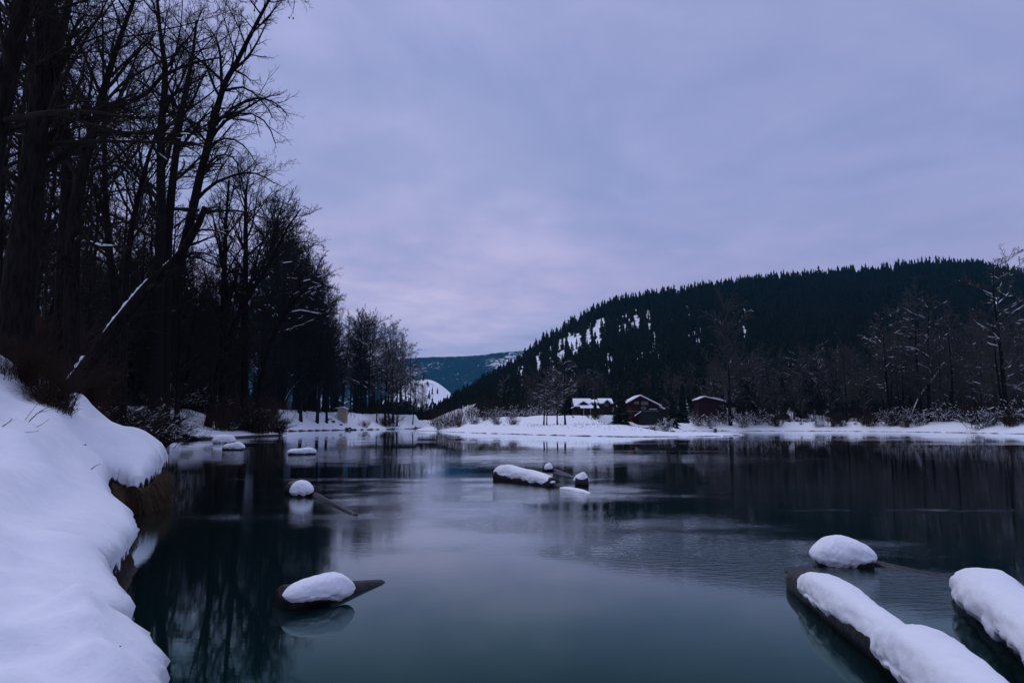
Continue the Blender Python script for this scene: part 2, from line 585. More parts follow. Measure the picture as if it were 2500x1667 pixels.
def build_ground():
    # wide sheet out to the horizon, finer close by
    r = np.concatenate([np.geomspace(1.5, 60, 50)[:-1], np.geomspace(60, 260, 210)[:-1], np.geomspace(260, 420, 30)[:-1], np.geomspace(420, 1300, 70)[:-1], np.geomspace(1300, 5600, 24)])
    a = np.radians(np.concatenate([np.linspace(-68, -40, 24)[:-1], np.linspace(-40, 40, 330), np.linspace(40, 68, 24)[1:]]))
    A, R = np.meshgrid(a, r, indexing='ij')
    x = np.sin(A) * R; y = np.cos(A) * R
    z, s = H(x, y)
    # under the fine near sheet: stay a little lower
    m = np.minimum.reduce([(x - NX0), (NX1 - x) + 0 * x, (y - NY0), (NY1 - y)])
    z = z - 1.6 * sm(m / 2.5) * (m > 0)
    # far fade to a low plain beyond the hills
    earth = 0 * z
    earth = np.where(m > 0.5, 1.0, earth)
    left = x < -10
    cut = left & (s > 0) & (s < 1.0)
    earth = np.where(cut, np.clip((0.34 - z) / 0.15, 0, 1), earth)
    V = np.stack([x, y, z], -1).reshape(-1, 3)
    me = mesh_np('ground', V, grid_faces(*x.shape), [M['ground']])
    add_attr(me, 'earth', earth.ravel())
    tag(obj('ground', me), kind='structure')
    # riverbed plain all round
    V = [(-5900, -300, -1.6), (5900, -300, -1.6), (5900, 5900, -1.6), (-5900, 5900, -1.6)]
    tag(obj('riverbed', mesh_py('riverbed', V, [(0, 1, 2, 3)], [M['rock']])), kind='structure')


def build_near_bank():
    xs = np.concatenate([np.linspace(NX0, -13, 40)[:-1], np.linspace(-13, -1.0, 200)[:-1], np.linspace(-1.0, NX1, 16)])
    ys = np.concatenate([np.linspace(NY0, 2, 30)[:-1], np.linspace(2, 14, 210)[:-1], np.linspace(14, 25, 130)[:-1], np.linspace(25, NY1, 30)])
    X, Y = np.meshgrid(xs, ys, indexing='ij')
    # wobble of the lip line
    wob = 0.06 * fbm(X * 2.2, Y * 1.4, 3, 1.0) + 0.02 * fbm(X * 9, Y * 9, 2, 4.0)
    Z, S = H(X + wob, Y)
    # drifts: long curved folds following the edge, small hollows near the camera
    inl = sm((S - 0.2) / 0.8)
    nearc = np.clip(1.6 - Y / 14, 0.25, 1)
    fold = 0.17 * np.sin(S * 4.2 + 2.5 * fbm(X * 0.25, Y * 0.25, 2, 2.0) + 0.25 * Y) * sm(1.2 - np.abs(S - 3.2) / 3.2)
    Z = Z + inl * (fold + 0.05 * fbm(X * 0.7, Y * 0.7, 3, 6.0) + 0.050 * fbm(X * 2.6, Y * 2.6, 3, 7.0) * nearc + 0.016 * fbm(X * 8, Y * 8, 3, 9.0) * nearc)
    for (px, py, zz, rad, dep) in [(95, 1480, .8, .16, .05), (330, 1600, .6, .10, .03), (390, 1640, .5, .12, .03), (15, 1460, .85, .25, .05), (340, 1560, .6, .08, .02), (150, 1560, .75, .13, .04), (60, 1540, .75, .22, .07), (190, 1640, .7, .2, .08), (30, 1640, .7, .25, .08), (250, 1560, .7, .14, .035),
                                   (285, 1520, .7, .12, .03), (130, 1600, .7, .2, .05), (120, 1450, .8, .3, .04), (205, 1445, .8, .16, .025)]:
        c = P(px, py, z=zz)
        d = np.hypot(X - c[0], Y - c[1]) / rad
        Z -= 1.1 * dep * (np.exp(-d ** 2) - 0.6 * np.exp(-((d - 1.35) / 0.45) ** 2))
    band = (S > -0.25) & (S < 0.6)
    gx = np.gradient(S, xs, axis=0); gy = np.gradient(S, ys, axis=1)
    gl = np.hypot(gx, gy) + 1e-6
    top = near_top(X, Y)
    h = np.clip(Z / np.maximum(top, 0.2), -0.3, 1.2)
    # undercut: the wall below the snow lip steps back, the lip bulges out
    out = np.where(band, 0.10 * np.exp(-((h - 0.74) / 0.16) ** 2) - 0.10 * np.exp(-((h - 0.2) / 0.28) ** 2), 0)
    lumps = 1 + 0.8 * fbm(X * 6, Y * 6, 2, 3.3)
    out = out * lumps
    X2 = X - gx / gl * out; Y2 = Y - gy / gl * out
    thick = 0.34 + 0.07 * fbm(X * 5, Y * 5, 3, 1.7)
    earth = np.where((S > -1) & (S < 0.42), np.clip((top * 0.8 - thick * np.where(Y > 13, 0.75, 0.62) - Z) / 0.05 + 0.5, 0, 1), 0)
    earth = np.where(S <= -0.0, 1.0, earth)
    Z = np.where(S > -0.5, Z, Z)
    mi = np.minimum.reduce([X - NX0, Y - NY0, NY1 - Y])
    Z = Z + 0.04 * sm(mi / 1.5)
    V = np.stack([X2, Y2, Z], -1).reshape(-1, 3)
    me = mesh_np('snowbank', V, grid_faces(*X.shape), [M['ground']])
    add_attr(me, 'earth', earth.ravel())
    tag(obj('snowbank', me), kind='structure')


def build_mountain():
    px = np.linspace(-600, 1500, 260)
    t = np.linspace(-0.35, 1.0, 60)
    ridge = np.interp(px, [-600, 300, 850, 950, 1050, 1150, 1240, 1350, 1500], [900, 905, 896, 880, 872, 868, 858, 850, 850])
    PX, T = np.meshgrid(px, t, indexing='ij')
    D = 3700 + 1800 * (T + 0.35) / 1.35
    Zr = np.array([P(a, b, d=5500)[2] for a, b in zip(px, ridge)])
    x = (PX - 1250) / F * D
    g = sm(T * 0.5 + 0.5) * np.clip((T + 0.35) / 1.35, 0, 1)
    z = Zr[:, None] * g / g.max() + 42 * fbm(x * 0.0027, D * 0.0027, 4, 3) * np.clip(T + 0.35, 0, 1) * (1.2 - T) - 1.2
    z = z + 5 * fbm(x * 0.05, D * 0.02, 3, 5) * np.clip(T + .2, 0, 1)
    V = np.stack([x, D, z], -1).reshape(-1, 3)
    me = mesh_np('mountain', V, grid_faces(*x.shape), [M['mountain']])
    tag(obj('mountain', me), kind='structure')


def build_water():
    r = np.concatenate([np.geomspace(1.2, 60, 150)[:-1], np.geomspace(60, 430, 100)])
    a = np.radians(np.linspace(-75, 75, 240))
    A, R = np.meshgrid(a, r, indexing='ij')
    x = np.sin(A) * R; y = np.cos(A) * R
    rip = 0.07 + 0.14 * sm(fbm(x * 0.16, y * 0.30, 3, 2.2) * 1.6) 
    # current lines of the far reach
    rip *= 1 - 0.75 * sm((R - 25) / 60)
    rip += 0.24 * sm((R - 22) / 40) * sm(0.3 + 3.0 * fbm(x * 0.03, y * 0.16, 4, 9))

    def patch(px, py, rx, ry, amt):
        c = P(px, py, z=0)
        return amt * np.exp(-((x - c[0]) / rx) ** 2 - ((y - c[1]) / ry) ** 2)
    for q in [(1380, 1205, 2.2, 1.6, .7), (1150, 1190, 5, 2.5, .45), (900, 1225, 2.5, 1.6, .5), (760, 1260, 2.0, 1.2, .35), (1700, 1330, 2.0, 1.2, .6),
              (1500, 1280, 3.5, 1.5, .45), (2200, 1440, 1.0, .9, .6), (1950, 1390, 1.0, .6, .6), (1300, 1120, 9, 6, .5), (620, 1110, 9, 8, .4),
              (2300, 1245, 3.5, .30, .35), (800, 1262, 1.6, .25, .6), (1440, 1212, 1.8, .25, .7), (1650, 1345, 3.5, .5, .4), (1000, 1170, 6, .5, .35), (1900, 1330, 2.5, .35, .35)]:
        rip += 1.7 * patch(*q) * (0.55 + 0.9 * sm(0.5 + 2.2 * fbm(x * 0.9, y * 1.6, 3, 7)))
    calm = patch(1300, 1500, 3.5, 2.5, 0.10) + patch(2100, 1560, 2, 1.5, .1)
    rip = np.clip(rip * .85 - calm, 0.03, 1.0)
    z = 0 * x
    me = mesh_np('river_water', np.stack([x, y, z], -1).reshape(-1, 3), grid_faces(*x.shape), [M['water']])
    add_attr(me, 'ripple', rip.ravel())
    tag(obj('river_water', me), kind='structure')


build_ground()
build_near_bank()
build_mountain()
build_water()


def shoreD(px):
    return np.interp(px, [1640, 1660, 1800, 1950, 2100, 2200, 2330, 2420, 2560], [232, 232, 216, 209, 196, 184, 165, 149, 136])


def Hs(x, y):
    return float(H(np.array([x]), np.array([y]))[0][0])


# ------------------------------------------------------------------ branching plants
def unit(v):
    return v / (np.linalg.norm(v, axis=-1, keepdims=True) + 1e-9)


def polylen(Pn):
    return np.linalg.norm(np.diff(Pn, axis=1), axis=2).sum(1)


def grow(g, Pn, R, per, t0, t1, ang, angsd, ratio, lo, K, bend, wig, rr, tip=0.15, up=0.0, taper_len=0.6, rmin=0.004):
    """children of a batch of polylines. Pn (N,K0,3), R (N,K0)"""
    n, K0 = R.shape
    idx = np.repeat(np.arange(n), per)
    m = len(idx)
    t = t0 + (t1 - t0) * ((np.tile(np.arange(per), n) + g.random(m)) / per)
    f = t * (K0 - 1); i = np.minimum(f.astype(int), K0 - 2); w = (f - i)[:, None]
    A = Pn[idx, i]; B = Pn[idx, i + 1]
    pos = A * (1 - w) + B * w
    T = unit(B - A)
    r = R[idx, i] * (1 - w[:, 0]) + R[idx, i + 1] * w[:, 0]
    q = unit(g.normal(size=(m, 3)) + np.array([0, 0, up]))
    perp = unit(q - (q * T).sum(1, keepdims=True) * T)
    a = np.radians(ang + angsd * g.normal(size=m))[:, None]
    d = np.cos(a) * T + np.sin(a) * perp
    L = polylen(Pn)[idx] * ratio * (1 - taper_len * t) * (0.6 + 0.7 * g.random(m))
    L = np.maximum(L, lo)
    out = np.zeros((m, K, 3)); out[:, 0] = pos
    step = (L / (K - 1))[:, None]
    for k in range(1, K):
        out[:, k] = out[:, k - 1] + d * step
        bz = bend[0] + (bend[1] - bend[0]) * k / (K - 1)
        d = unit(d + wig * g.normal(size=(m, 3)) + np.array([0, 0, bz]))
    r0 = np.maximum(r * rr * (0.7 + 0.5 * g.random(m)), rmin)
    tt = np.linspace(0, 1, K)[None]
    rad = r0[:, None] * (1 - (1 - tip) * tt)
    return out, rad


def tubes(Pn, R, sides):
    """batched open tubes -> V, F(quads)"""
    n, K = R.shape
    T = np.empty_like(Pn)
    T[:, 1:-1] = Pn[:, 2:] - Pn[:, :-2]; T[:, 0] = Pn[:, 1] - Pn[:, 0]; T[:, -1] = Pn[:, -1] - Pn[:, -2]
    T = unit(T)
    avg = unit(T.mean(1))
    ref = np.where(np.abs(avg[:, 2:3]) > 0.8, np.array([[1.0, 0, 0]]), np.array([[0, 0, 1.0]]))[:, None]
    U = unit(np.cross(T, np.broadcast_to(ref, T.shape))); W = np.cross(T, U)
    a = np.arange(sides) / sides * 2 * np.pi
    V = Pn[:, :, None] + R[:, :, None, None] * (U[:, :, None] * np.cos(a)[None, None, :, None] + W[:, :, None] * np.sin(a)[None, None, :, None])
    V = V.reshape(-1, 3)
    base = (np.arange(n)[:, None, None] * K + np.arange(K - 1)[None, :, None]) * sides
    j = np.arange(sides)[None, None]; j2 = (j + 1) % sides
    Fq = np.stack(np.broadcast_arrays(base + j, base + j2, base + sides + j2, base + sides + j), -1).reshape(-1, 4)
    return V, Fq


def join(parts):
    Vs, Fs, o = [], [], 0
    for V, Fq in parts:
        Vs.append(V); Fs.append(Fq + o); o += len(V)
    return np.concatenate(Vs), np.concatenate(Fs)


def snow_on(g, Pn, R, cover, thick, sub=3, maxz=0.8, sides=5, soft=6.0):
    """broken ridges of snow on the upper side of limbs"""
    n, K = R.shape
    K2 = (K - 1) * sub + 1
    f = np.linspace(0, K - 1 - 1e-6, K2); i = f.astype(int); w = (f - i)
    Q = Pn[:, i] * (1 - w)[None, :, None] + Pn[:, i + 1] * w[None, :, None]
    r = R[:, i] * (1 - w) + R[:, i + 1] * w
    T = unit(np.gradient(Q, axis=1))
    flat = np.clip((maxz - np.abs(T[:, :, 2])) * 4, 0, 1)
    ph = g.random((n, 1)) * 100
    nz = vnoise(ph + np.arange(K2)[None] * 0.38, ph * 1.7 + 0 * r)
    mask = np.clip((nz - (1 - cover)) * soft, 0, 1) * flat
    mask[:, 0] = 0; mask[:, -1] = 0
    rad = (r * 0.8 + thick) * mask + 1e-4
    Q = Q.copy(); Q[:, :, 2] += (r * 0.55 + thick * 0.4) * mask
    keep = mask.max(1) > 0.1
    return tubes(Q[keep], rad[keep], sides)


def build_tree_meshes(name, trunk, tr, g, limbs=None, L1=16, L2=9, L3=7, L4=5, l1ratio=0.42, t0=0.3, ang1=52, bend1=(0.10, -0.10),
                      snow=0.0, thick=0.02, bark='bark', twig='twig', l2ratio=0.5, twiglen=0.5, rr1=0.5, rmin=0.005, up2=0.3):
    """trunk: (K,3) polyline; returns dict of meshes"""
    trunk = np.asarray(trunk, float)[None]; tr = np.asarray(tr, float)[None]
    a1, r1 = grow(g, trunk, tr, L1, t0, 0.98, ang1, 12, l1ratio, 0.5, 8, bend1, 0.10, rr1, tip=0.2, up=0.1, rmin=rmin * 3)
    if limbs:
        ex = np.array([catmull(p, 8) for p, _ in limbs])
        er = np.array([np.linspace(r, r * 0.25, 8) for _, r in limbs])
        a1 = np.concatenate([a1, ex]); r1 = np.concatenate([r1, er])
    a2, r2 = grow(g, a1, r1, L2, 0.12, 1.0, 42, 12, l2ratio, 0.35, 6, (0.02, -0.03), 0.13, 0.55, tip=0.25, up=up2, rmin=rmin * 2)
    a3, r3 = grow(g, a2, r2, L3, 0.15, 1.0, 40, 14, 0.45, 0.25, 4, (0.02, 0.05), 0.14, 0.6, tip=0.4, up=0.3, rmin=rmin * 1.2)
    res = {}
    V, Fq = tubes(trunk, tr, 12)
    res['trunk'] = mesh_np(name + '_trunk', V, Fq, [M[bark]])
    ps = [tubes(a1, r1, 6), tubes(a2, r2, 4), tubes(a3, r3, 3)]
    if L4:
        a4, r4 = grow(g, a3, r3, L4, 0.15, 1.0, 38, 14, twiglen, 0.16, 2, (0.05, 0.06), 0.15, 0.7, tip=0.5, up=0.3, rmin=rmin)
        ps.append(tubes(a4, r4, 3))
    V, Fq = join(ps)
    res['crown'] = mesh_np(name + '_crown', V, Fq, [M[twig]])
    if snow > 0:
        sp = [snow_on(g, a1, r1, snow, thick), snow_on(g, a2, r2, snow * 0.8, thick * 0.6)]
        V, Fq = join(sp)
        res['snow'] = mesh_np(name + '_snow', V, Fq, [M['snow']])
    return res


def place_tree(name, meshes, loc, rot=0, scale=1.0, label=None, cat='tree', group=None, tilt=(0, 0)):
    e = bpy.data.objects.new(name, None)
    e.empty_display_size = 0.5
    COL.objects.link(e)
    e.location = loc
    e.rotation_euler = (tilt[0], tilt[1], rot)
    e.scale = (scale,) * 3 if not isinstance(scale, tuple) else scale
    tag(e, label, cat, group)
    for k, m in meshes.items():
        obj({'trunk': 'trunk', 'crown': 'crown', 'snow': 'snow', 'stems': 'stems', 'needles': 'crown'}[k], m, e)
    return e


def straight_trunk(g, h, r, K=10, wig=0.03, lean=(0, 0)):
    t = np.linspace(0, 1, K)
    p = np.stack([lean[0] * t * h + wig * h * (fbm(t * 2.5, t * 0 + g.random() * 50, 2)) * t, lean[1] * t * h + wig * h * fbm(t * 2.5, t * 0 + g.random() * 50, 2) * t, h * t], 1)
    rad = r * (1 - 0.88 * t ** 0.9)
    rad[0] *= 1.25
    return p, rad


# prototypes of bare trees, 20 m tall, base at the origin
g = np.random.default_rng(11)
proto_bare = []
for i in range(4):
    p, r = straight_trunk(g, 20, 0.26, wig=0.05, lean=(0.05 * g.normal(), 0.03 * g.normal()))
    proto_bare.append(build_tree_meshes('bare', p, r, g, L1=20, L2=8, L3=6, L4=4, l1ratio=0.40, t0=0.22, ang1=40 + 6 * i, rmin=0.010,
                                        snow=0.14, thick=0.015))
proto_far = []
for i in range(4):
    p, r = straight_trunk(g, 20, 0.30, wig=0.05, lean=(0.05 * g.normal(), 0.03 * g.normal()))
    proto_far.append(build_tree_meshes('bare', p, r, g, L1=26, L2=9, L3=6, L4=3, l1ratio=0.40, t0=0.15, ang1=36 + 6 * i, rmin=0.016,
                                       snow=0.12, thick=0.025))
proto_right = []
for i in range(3):
    p, r = straight_trunk(g, 20, 0.26, wig=0.06, lean=(0.05 * g.normal(), 0.03 * g.normal()))
    proto_right.append(build_tree_meshes('bare', p, r, g, L1=24, L2=8, L3=6, L4=3, l1ratio=0.42, t0=0.18, ang1=38 + 6 * i, rmin=0.020,
                                         snow=0.3, thick=0.02, twig='twig_grey'))
proto_snowy = []
for i in range(4):
    p, r = straight_trunk(g, 20, 0.27, wig=0.06, lean=(0.06 * g.normal(), 0.03))
    proto_snowy.append(build_tree_meshes('snowy', p, r, g, L1=18, L2=8, L3=7, L4=3, l1ratio=0.42, t0=0.25, ang1=50 + 5 * i, bend1=(0.12, -0.14),
                                         rmin=0.016, snow=0.55, thick=0.028, twig='twig_grey'))


def shrub_meshes(g, stems, h, spread, snow=0.0, mat='brush', lean=(0, 0), rmin=0.006, thick=0.03):
    z = np.zeros((stems, 2, 3))
    z[:, 0, :2] = g.normal(size=(stems, 2)) * 0.18 * h
    a = g.random(stems) * 2 * np.pi; s = g.random(stems) * spread
    d = unit(np.stack([np.cos(a) * s + lean[0], np.sin(a) * s + lean[1], np.ones(stems)], 1))
    K = 6
    Pn = np.zeros((stems, K, 3)); Pn[:, 0] = z[:, 0]
    L = h * (0.6 + 0.6 * g.random(stems))
    for k in range(1, K):
        Pn[:, k] = Pn[:, k - 1] + d * (L / (K - 1))[:, None]
        d = unit(d + 0.12 * g.normal(size=(stems, 3)) + np.array([lean[0] * .1, lean[1] * .1, -0.05]))
    R = np.linspace(1, 0.3, K)[None] * (0.008 * h + 0.004) * (0.6 + 0.8 * g.random((stems, 1)))
    a2, r2 = grow(g, Pn, R, 7, 0.15, 1.0, 38, 12, 0.45, 0.1, 4, (0.03, -0.02), 0.14, 0.6, tip=0.4, up=0.3, rmin=rmin)
    a3, r3 = grow(g, a2, r2, 4, 0.2, 1.0, 38, 12, 0.5, 0.08, 2, (0.0, 0.0), 0.14, 0.7, tip=0.5, up=0.2, rmin=rmin * 0.8)
    V, Fq = join([tubes(Pn, R, 4), tubes(a2, r2, 3), tubes(a3, r3, 3)])
    res = {'stems': mesh_np('shrub', V, Fq, [M[mat]])}
    if snow:
        V, Fq = join([snow_on(g, Pn, R, snow, thick, maxz=0.97), snow_on(g, a2, r2, snow, thick * 0.8, maxz=0.97, sides=4)])
        res['snow'] = mesh_np('shrub_snow', V, Fq, [M['snow']])
    return res


shr_dark = [shrub_meshes(g, 46, 2.2, 0.9, 0.0) for _ in range(3)]
shr_lean = [shrub_meshes(g, 60, 2.4, 0.6, 0.30, mat='twig', lean=(1.0, -0.5), thick=0.012) for _ in range(2)]
shr_snow = [shrub_meshes(g, 34, 2.2, 1.0, 0.42, mat='twig', rmin=0.012, thick=0.03) for _ in range(3)]


# ------------------------------------------------------------------ conifers
def conifer(g, whorls, per, rmax=0.2, snowy=0, base=0.06):
    """unit tall conifer"""
    V, Fc, mi = [], [], []
    V += [(0.012, 0, 0), (-0.006, 0.01, 0), (-0.006, -0.01, 0), (0, 0, 0.97)]
    Fc += [(0, 1, 3), (1, 2, 3), (2, 0, 3)]; mi += [1, 1, 1]
    for w in range(whorls):
        t = (w + 0.5 * g.random()) / whorls
        z = base + (0.99 - base) * t
        Rm = rmax * (1 - t) ** 0.75 * (0.75 + 0.4 * g.random()) + 0.006
        off = g.random() * 6.28
        for k in range(per):
            a = off + k * 6.283 / per + 0.35 * g.normal()
            L = Rm * (0.65 + 0.6 * g.random())
            c, s = math.cos(a), math.sin(a)
            dz = (0.55 + 0.4 * g.random()) / whorls + 0.02
            dr = L * (0.25 + 0.35 * g.random())
            wd = L * 0.42
            i = len(V)
            V += [(0, 0, z + dz), (c * L, s * L, z - dr), (c * L * 0.45 - s * wd, s * L * 0.45 + c * wd, z - dz * 0.9),
                  (c * L * 0.45 + s * wd, s * L * 0.45 - c * wd, z - dz * 0.9)]
            Fc += [(i, i + 2, i + 1), (i, i + 1, i + 3)]; mi += [0, 0]
            if snowy and g.random() < snowy:
                q = 0.35 + 0.4 * g.random(); ww = L * 0.10
                zc = z + dz * (1 - q) - dr * q + 0.006
                i = len(V)
                V += [(c * L * q, s * L * q, zc + 0.004), (c * L * (q + .16) - s * ww, s * L * (q + .16) + c * ww, zc - 0.006),
                      (c * L * (q + .16) + s * ww, s * L * (q + .16) - c * ww, zc - 0.006)]
                Fc += [(i, i + 1, i + 2)]; mi += [2]
    # spire
    i = len(V)
    V += [(0.012, 0, 0.93), (-0.006, 0.011, 0.93), (-0.006, -0.011, 0.93), (0, 0, 1.03)]
    Fc += [(i, i + 1, i + 3), (i + 1, i + 2, i + 3), (i + 2, i, i + 3)]; mi += [0] * 3
    return np.array(V, float), np.array(Fc), np.array(mi)


g = np.random.default_rng(21)
con_hi = []
for i in range(5):
    V, Fc, mi = conifer(g, 24, 9, 0.15 + 0.03 * g.random(), snowy=0.10)
    con_hi.append(mesh_np('conifer', V, Fc, [M['needle'], M['bark'], M['snow']], mi, smooth=False))
con_lo = [conifer(g, 6, 4, 0.19 + 0.05 * g.random(), snowy=0.0) for _ in range(5)]
con_mid = [conifer(g, 9, 4, 0.18 + 0.05 * g.random(), snowy=0.02) for _ in range(5)]


def left_where(px):
    for a, w in ((150, 'behind the widest trunk at the left edge'), (300, 'around the slim upright trunks'), (470, 'behind the broad twin trunks'),
                 (560, 'beside the dense upright twig fans'), (650, 'right of the slender right-leaning tree'), (740, 'below the far-bowing snowy tree'),
                 (830, 'just left of the tan shed'), (900, 'just right of the tan shed')):
        if px < a:
            return w
    return 'at the far right end of the wood'


def right_where(px):
    for a, w in ((1300, 'behind the left half of the spit'), (1420, 'left of the dark cabin'), (1640, 'behind the two cabins'), (1800, 'around the half hidden roof'),
                 (1950, 'behind the overhanging bush'), (2120, 'left of the broad snow-limbed tree'), (2230, 'between the broad tree and the twin trunks'),
                 (2350, 'beside the twin trunks')):
        if px < a:
            return w
    return 'around the tallest tree at the right edge'


def clear_density(x, y):
    """tree cover 0..1 on the slopes"""
    yy = np.maximum(y, 1)
    px = 1250 + x / yy * F / COSP
    z = H(x, y)[0]
    py = HZ - (z - CH) / yy * F          # only used as a map coordinate for real clearings on the slope
    den = np.ones_like(x)
    n = fbm(x * 0.02, y * 0.006, 3, 4)
    for (cx, cy, rx, ry, amt) in [(1467, 790, 17, 22, 1), (1533, 775, 11, 20, 1), (1558, 765, 10, 20, 1), (1402, 818, 22, 22, 1), (1440, 806, 8, 18, 1), (1314, 866, 13, 18, 1), (1372, 842, 12, 18, 1), (1345, 852, 8, 16, .9), (1490, 885, 8, 16, 1), (1590, 760, 8, 14, 1), (1690, 735, 12, 10, 1), (2190, 750, 9, 18, 1), (1825, 775, 12, 12, .9), (1700, 820, 14, 12, .9), (1600, 830, 12, 14, .8), (1270, 885, 9, 14, 1)]:
        q = ((px - cx + 7 * fbm(py * 0.06, px * 0.02, 2, 3)) / (rx * 1.0)) ** 2 + ((py - cy - 22) / (ry + 26)) ** 2
        den = np.minimum(den, 1 - amt * np.clip(1.3 - q + n * 1.2, 0, .93))
    return np.where(yy > np.interp(x / yy, HU, HR) - 35, 1.0, den)


def conifers():
    g = np.random.default_rng(31)
    n = 46000
    y = 1085 * g.random(n) ** .62
    pxs = 900 + (3000 - 900) * g.random(n)
    x = (pxs - 1250) / F * y
    # even ground density: accept by y (the strip widens with y)
    keep = y > 225
    x, y = x[keep], y[keep]
    R = np.interp(x / y, HU, HR)
    s = sdist(river, x, y)
    ok = (s > 24) & (y < R + 60) & ((y > 228) | ((x < 0) & (y > 212)))
    hy = (x > 8) & (x < 45) & (y > 175) & (y < 205)
    ok &= ~hy
    x, y, R = x[ok], y[ok], R[ok]
    ok = g.random(len(x)) < clear_density(x, y) * np.interp(1250 + x / y * F, [1000, 1300, 1600, 2000], [1, .95, .75, .6])
    x, y = x[ok], y[ok]
    k = np.arange(len(x)); g.shuffle(k); k = k[:19500]
    x, y = x[k], y[k]
    # knoll: sparse trees
    kx = (1000 - 1250) / F * 1300 + g.normal(size=90) * 45; ky = 1150 + g.normal(size=90) * 60
    gx = (985 - 1250) / F * 900 + g.normal(size=120) * 32; gy = 900 + g.normal(size=120) * 60
    x = np.concatenate([x, kx, gx]); y = np.concatenate([y, ky, gy])
    z = H(x, y)[0]
    hgt = (11 + 15 * g.random(len(x)) ** 1.5) * np.clip(y / 800, .6, 1.0) * np.interp(1250 + x / y * F, [1000, 1300, 1600, 2000], [.62, .68, .85, 1.0])
    vis = (1250 + x / y * F < 2560) & (y > 0)
    show = np.where(vis, hgt / y, 0)
    order = np.argsort(-show)
    near = order[:232]; far = order[232:]
    for q in near:
        o = obj('conifer', con_hi[q % 5], loc=(x[q], y[q], z[q] - 0.3))
        o.scale = (hgt[q] * (0.9 + 0.3 * g.random()),) * 2 + (hgt[q],)
        o.rotation_euler = (0, 0, g.random() * 6.28)
        tag(o, ('tall' if hgt[q] > 19 else 'short') + ' dark snow-flecked conifer at the hill foot ' + right_where(1250 + x[q] / y[q] * F), 'conifer', 'conifers along the foot of the hill')
    Vs, Fs, Ms, off = [], [], [], 0
    nr = far[y[far] < 430]; fr_ = far[y[far] >= 430]
    for v, (protoc, q) in enumerate([(c, nr[i::5]) for i, c in enumerate(con_mid)] + [(c, fr_[i::5]) for i, c in enumerate(con_lo)]):
        V, Fc, mi = protoc
        a = g.random(len(q)) * 6.28
        c, s_ = np.cos(a)[:, None], np.sin(a)[:, None]
        wd = (hgt[q] * (0.95 + 0.4 * g.random(len(q))))[:, None]
        W = np.stack([(V[None, :, 0] * c - V[None, :, 1] * s_) * wd + x[q][:, None],
                      (V[None, :, 0] * s_ + V[None, :, 1] * c) * wd + y[q][:, None],
                      V[None, :, 2] * hgt[q][:, None] + z[q][:, None] - 0.3], -1)
        Vs.append(W.reshape(-1, 3))
        Fs.append((Fc[None] + (np.arange(len(q)) * len(V))[:, None, None] + off).reshape(-1, 3))
        Ms.append(np.tile(mi, len(q))); off += len(q) * len(V)
    me = mesh_np('conifer_forest', np.concatenate(Vs), np.concatenate(Fs), [M['needle'], M['bark'], M['snow']], np.concatenate(Ms), smooth=False)
    tag(obj('conifer_forest', me), 'dense dark conifer forest covering the long hillside', 'forest', kind='stuff')


conifers()

# ------------------------------------------------------------------ the great trees of the left bank
def hero(name, label, pts, D, r0, seed, limbs=None, dd=0.0, **kw):
    """trunk drawn through points seen at real depth D, then made local to its base"""
    g = np.random.default_rng(seed)
    n = len(pts)
    w = [P(a, b, d=D + dd * i / max(n - 1, 1)) for i, (a, b) in enumerate(pts)]
    z0 = Hs(w[0][0], w[0][1])
    w[0][2] = z0 - 0.3
    base = w[0].copy()
    tr = catmull(w, 14) - base
    t = np.linspace(0, 1, 14)
    rad = r0 * (1 - kw.pop('tap', 0.85) * t)
    rad[0] *= 1.2
    lm = None
    if limbs:
        lm = []
        for lp, lr, dz in limbs:
            q = [P(a, b, d=D + dd * 0.6 + dz * i / (len(lp) - 1)) - base for i, (a, b) in enumerate(lp)]
            lm.append((q, lr))
    ms = build_tree_meshes(name, tr, rad, g, limbs=lm, **kw)
    return place_tree(name, ms, tuple(base), label=label)


hero('bare_tree', 'thick black trunk at the left edge, the nearest and widest of the grove',
     [(38, 905), (45, 720), (70, 500), (92, 300), (108, 110), (125, -120), (150, -420)], 16.8, .42, 1,
     limbs=[([(85, 340), (110, 220), (150, 80), (190, -90)], .24, 1.0), ([(60, 440), (120, 330), (230, 270), (330, 230)], .09, 1.5),
            ([(90, 300), (0, 320), (-60, 300)], .08, -1), ([(72, 450), (150, 380), (260, 300), (330, 160)], .08, 2)],
     L1=26, L2=9, L3=7, L4=5, t0=.35, l1ratio=.35, rr1=.28, rmin=.004)
hero('bare_tree', 'dark trunk leaning in from the top left corner',
     [(-70, 900), (-60, 600), (-25, 380), (12, 210), (50, 40), (85, -160), (110, -360)], 12, .30, 2, L1=14, L2=8, L3=6, L4=5, t0=.4, l1ratio=.35, rr1=.28, rmin=.004)
hero('bare_tree', 'slim dark trunk standing just right of the widest trunk',
     [(152, 930), (152, 720), (160, 520), (163, 400), (150, 270), (136, 150), (128, 0), (125, -150)], 25, .27, 3, L1=24, L2=9, L3=8, L4=5, t0=.35, rmin=.005)
hero('bare_tree', 'forking tree with long snow-lined limbs sweeping right across the grove',
     [(182, 930), (176, 720), (182, 530), (205, 400), (238, 280), (265, 180), (305, 60), (350, -60)], 23, .27, 4,
     limbs=[([(235, 275), (300, 252), (350, 235), (400, 185), (470, 155), (545, 140)], .11, 1.5), ([(215, 290), (290, 283), (340, 290), (392, 283)], .08, 1),
            ([(175, 600), (205, 575), (230, 600), (300, 602), (350, 608)], .08, -1), ([(175, 610), (130, 650), (105, 675)], .07, -1)],
     L1=20, L2=9, L3=8, L4=5, t0=.35, rmin=.005, snow=.3, thick=.02)
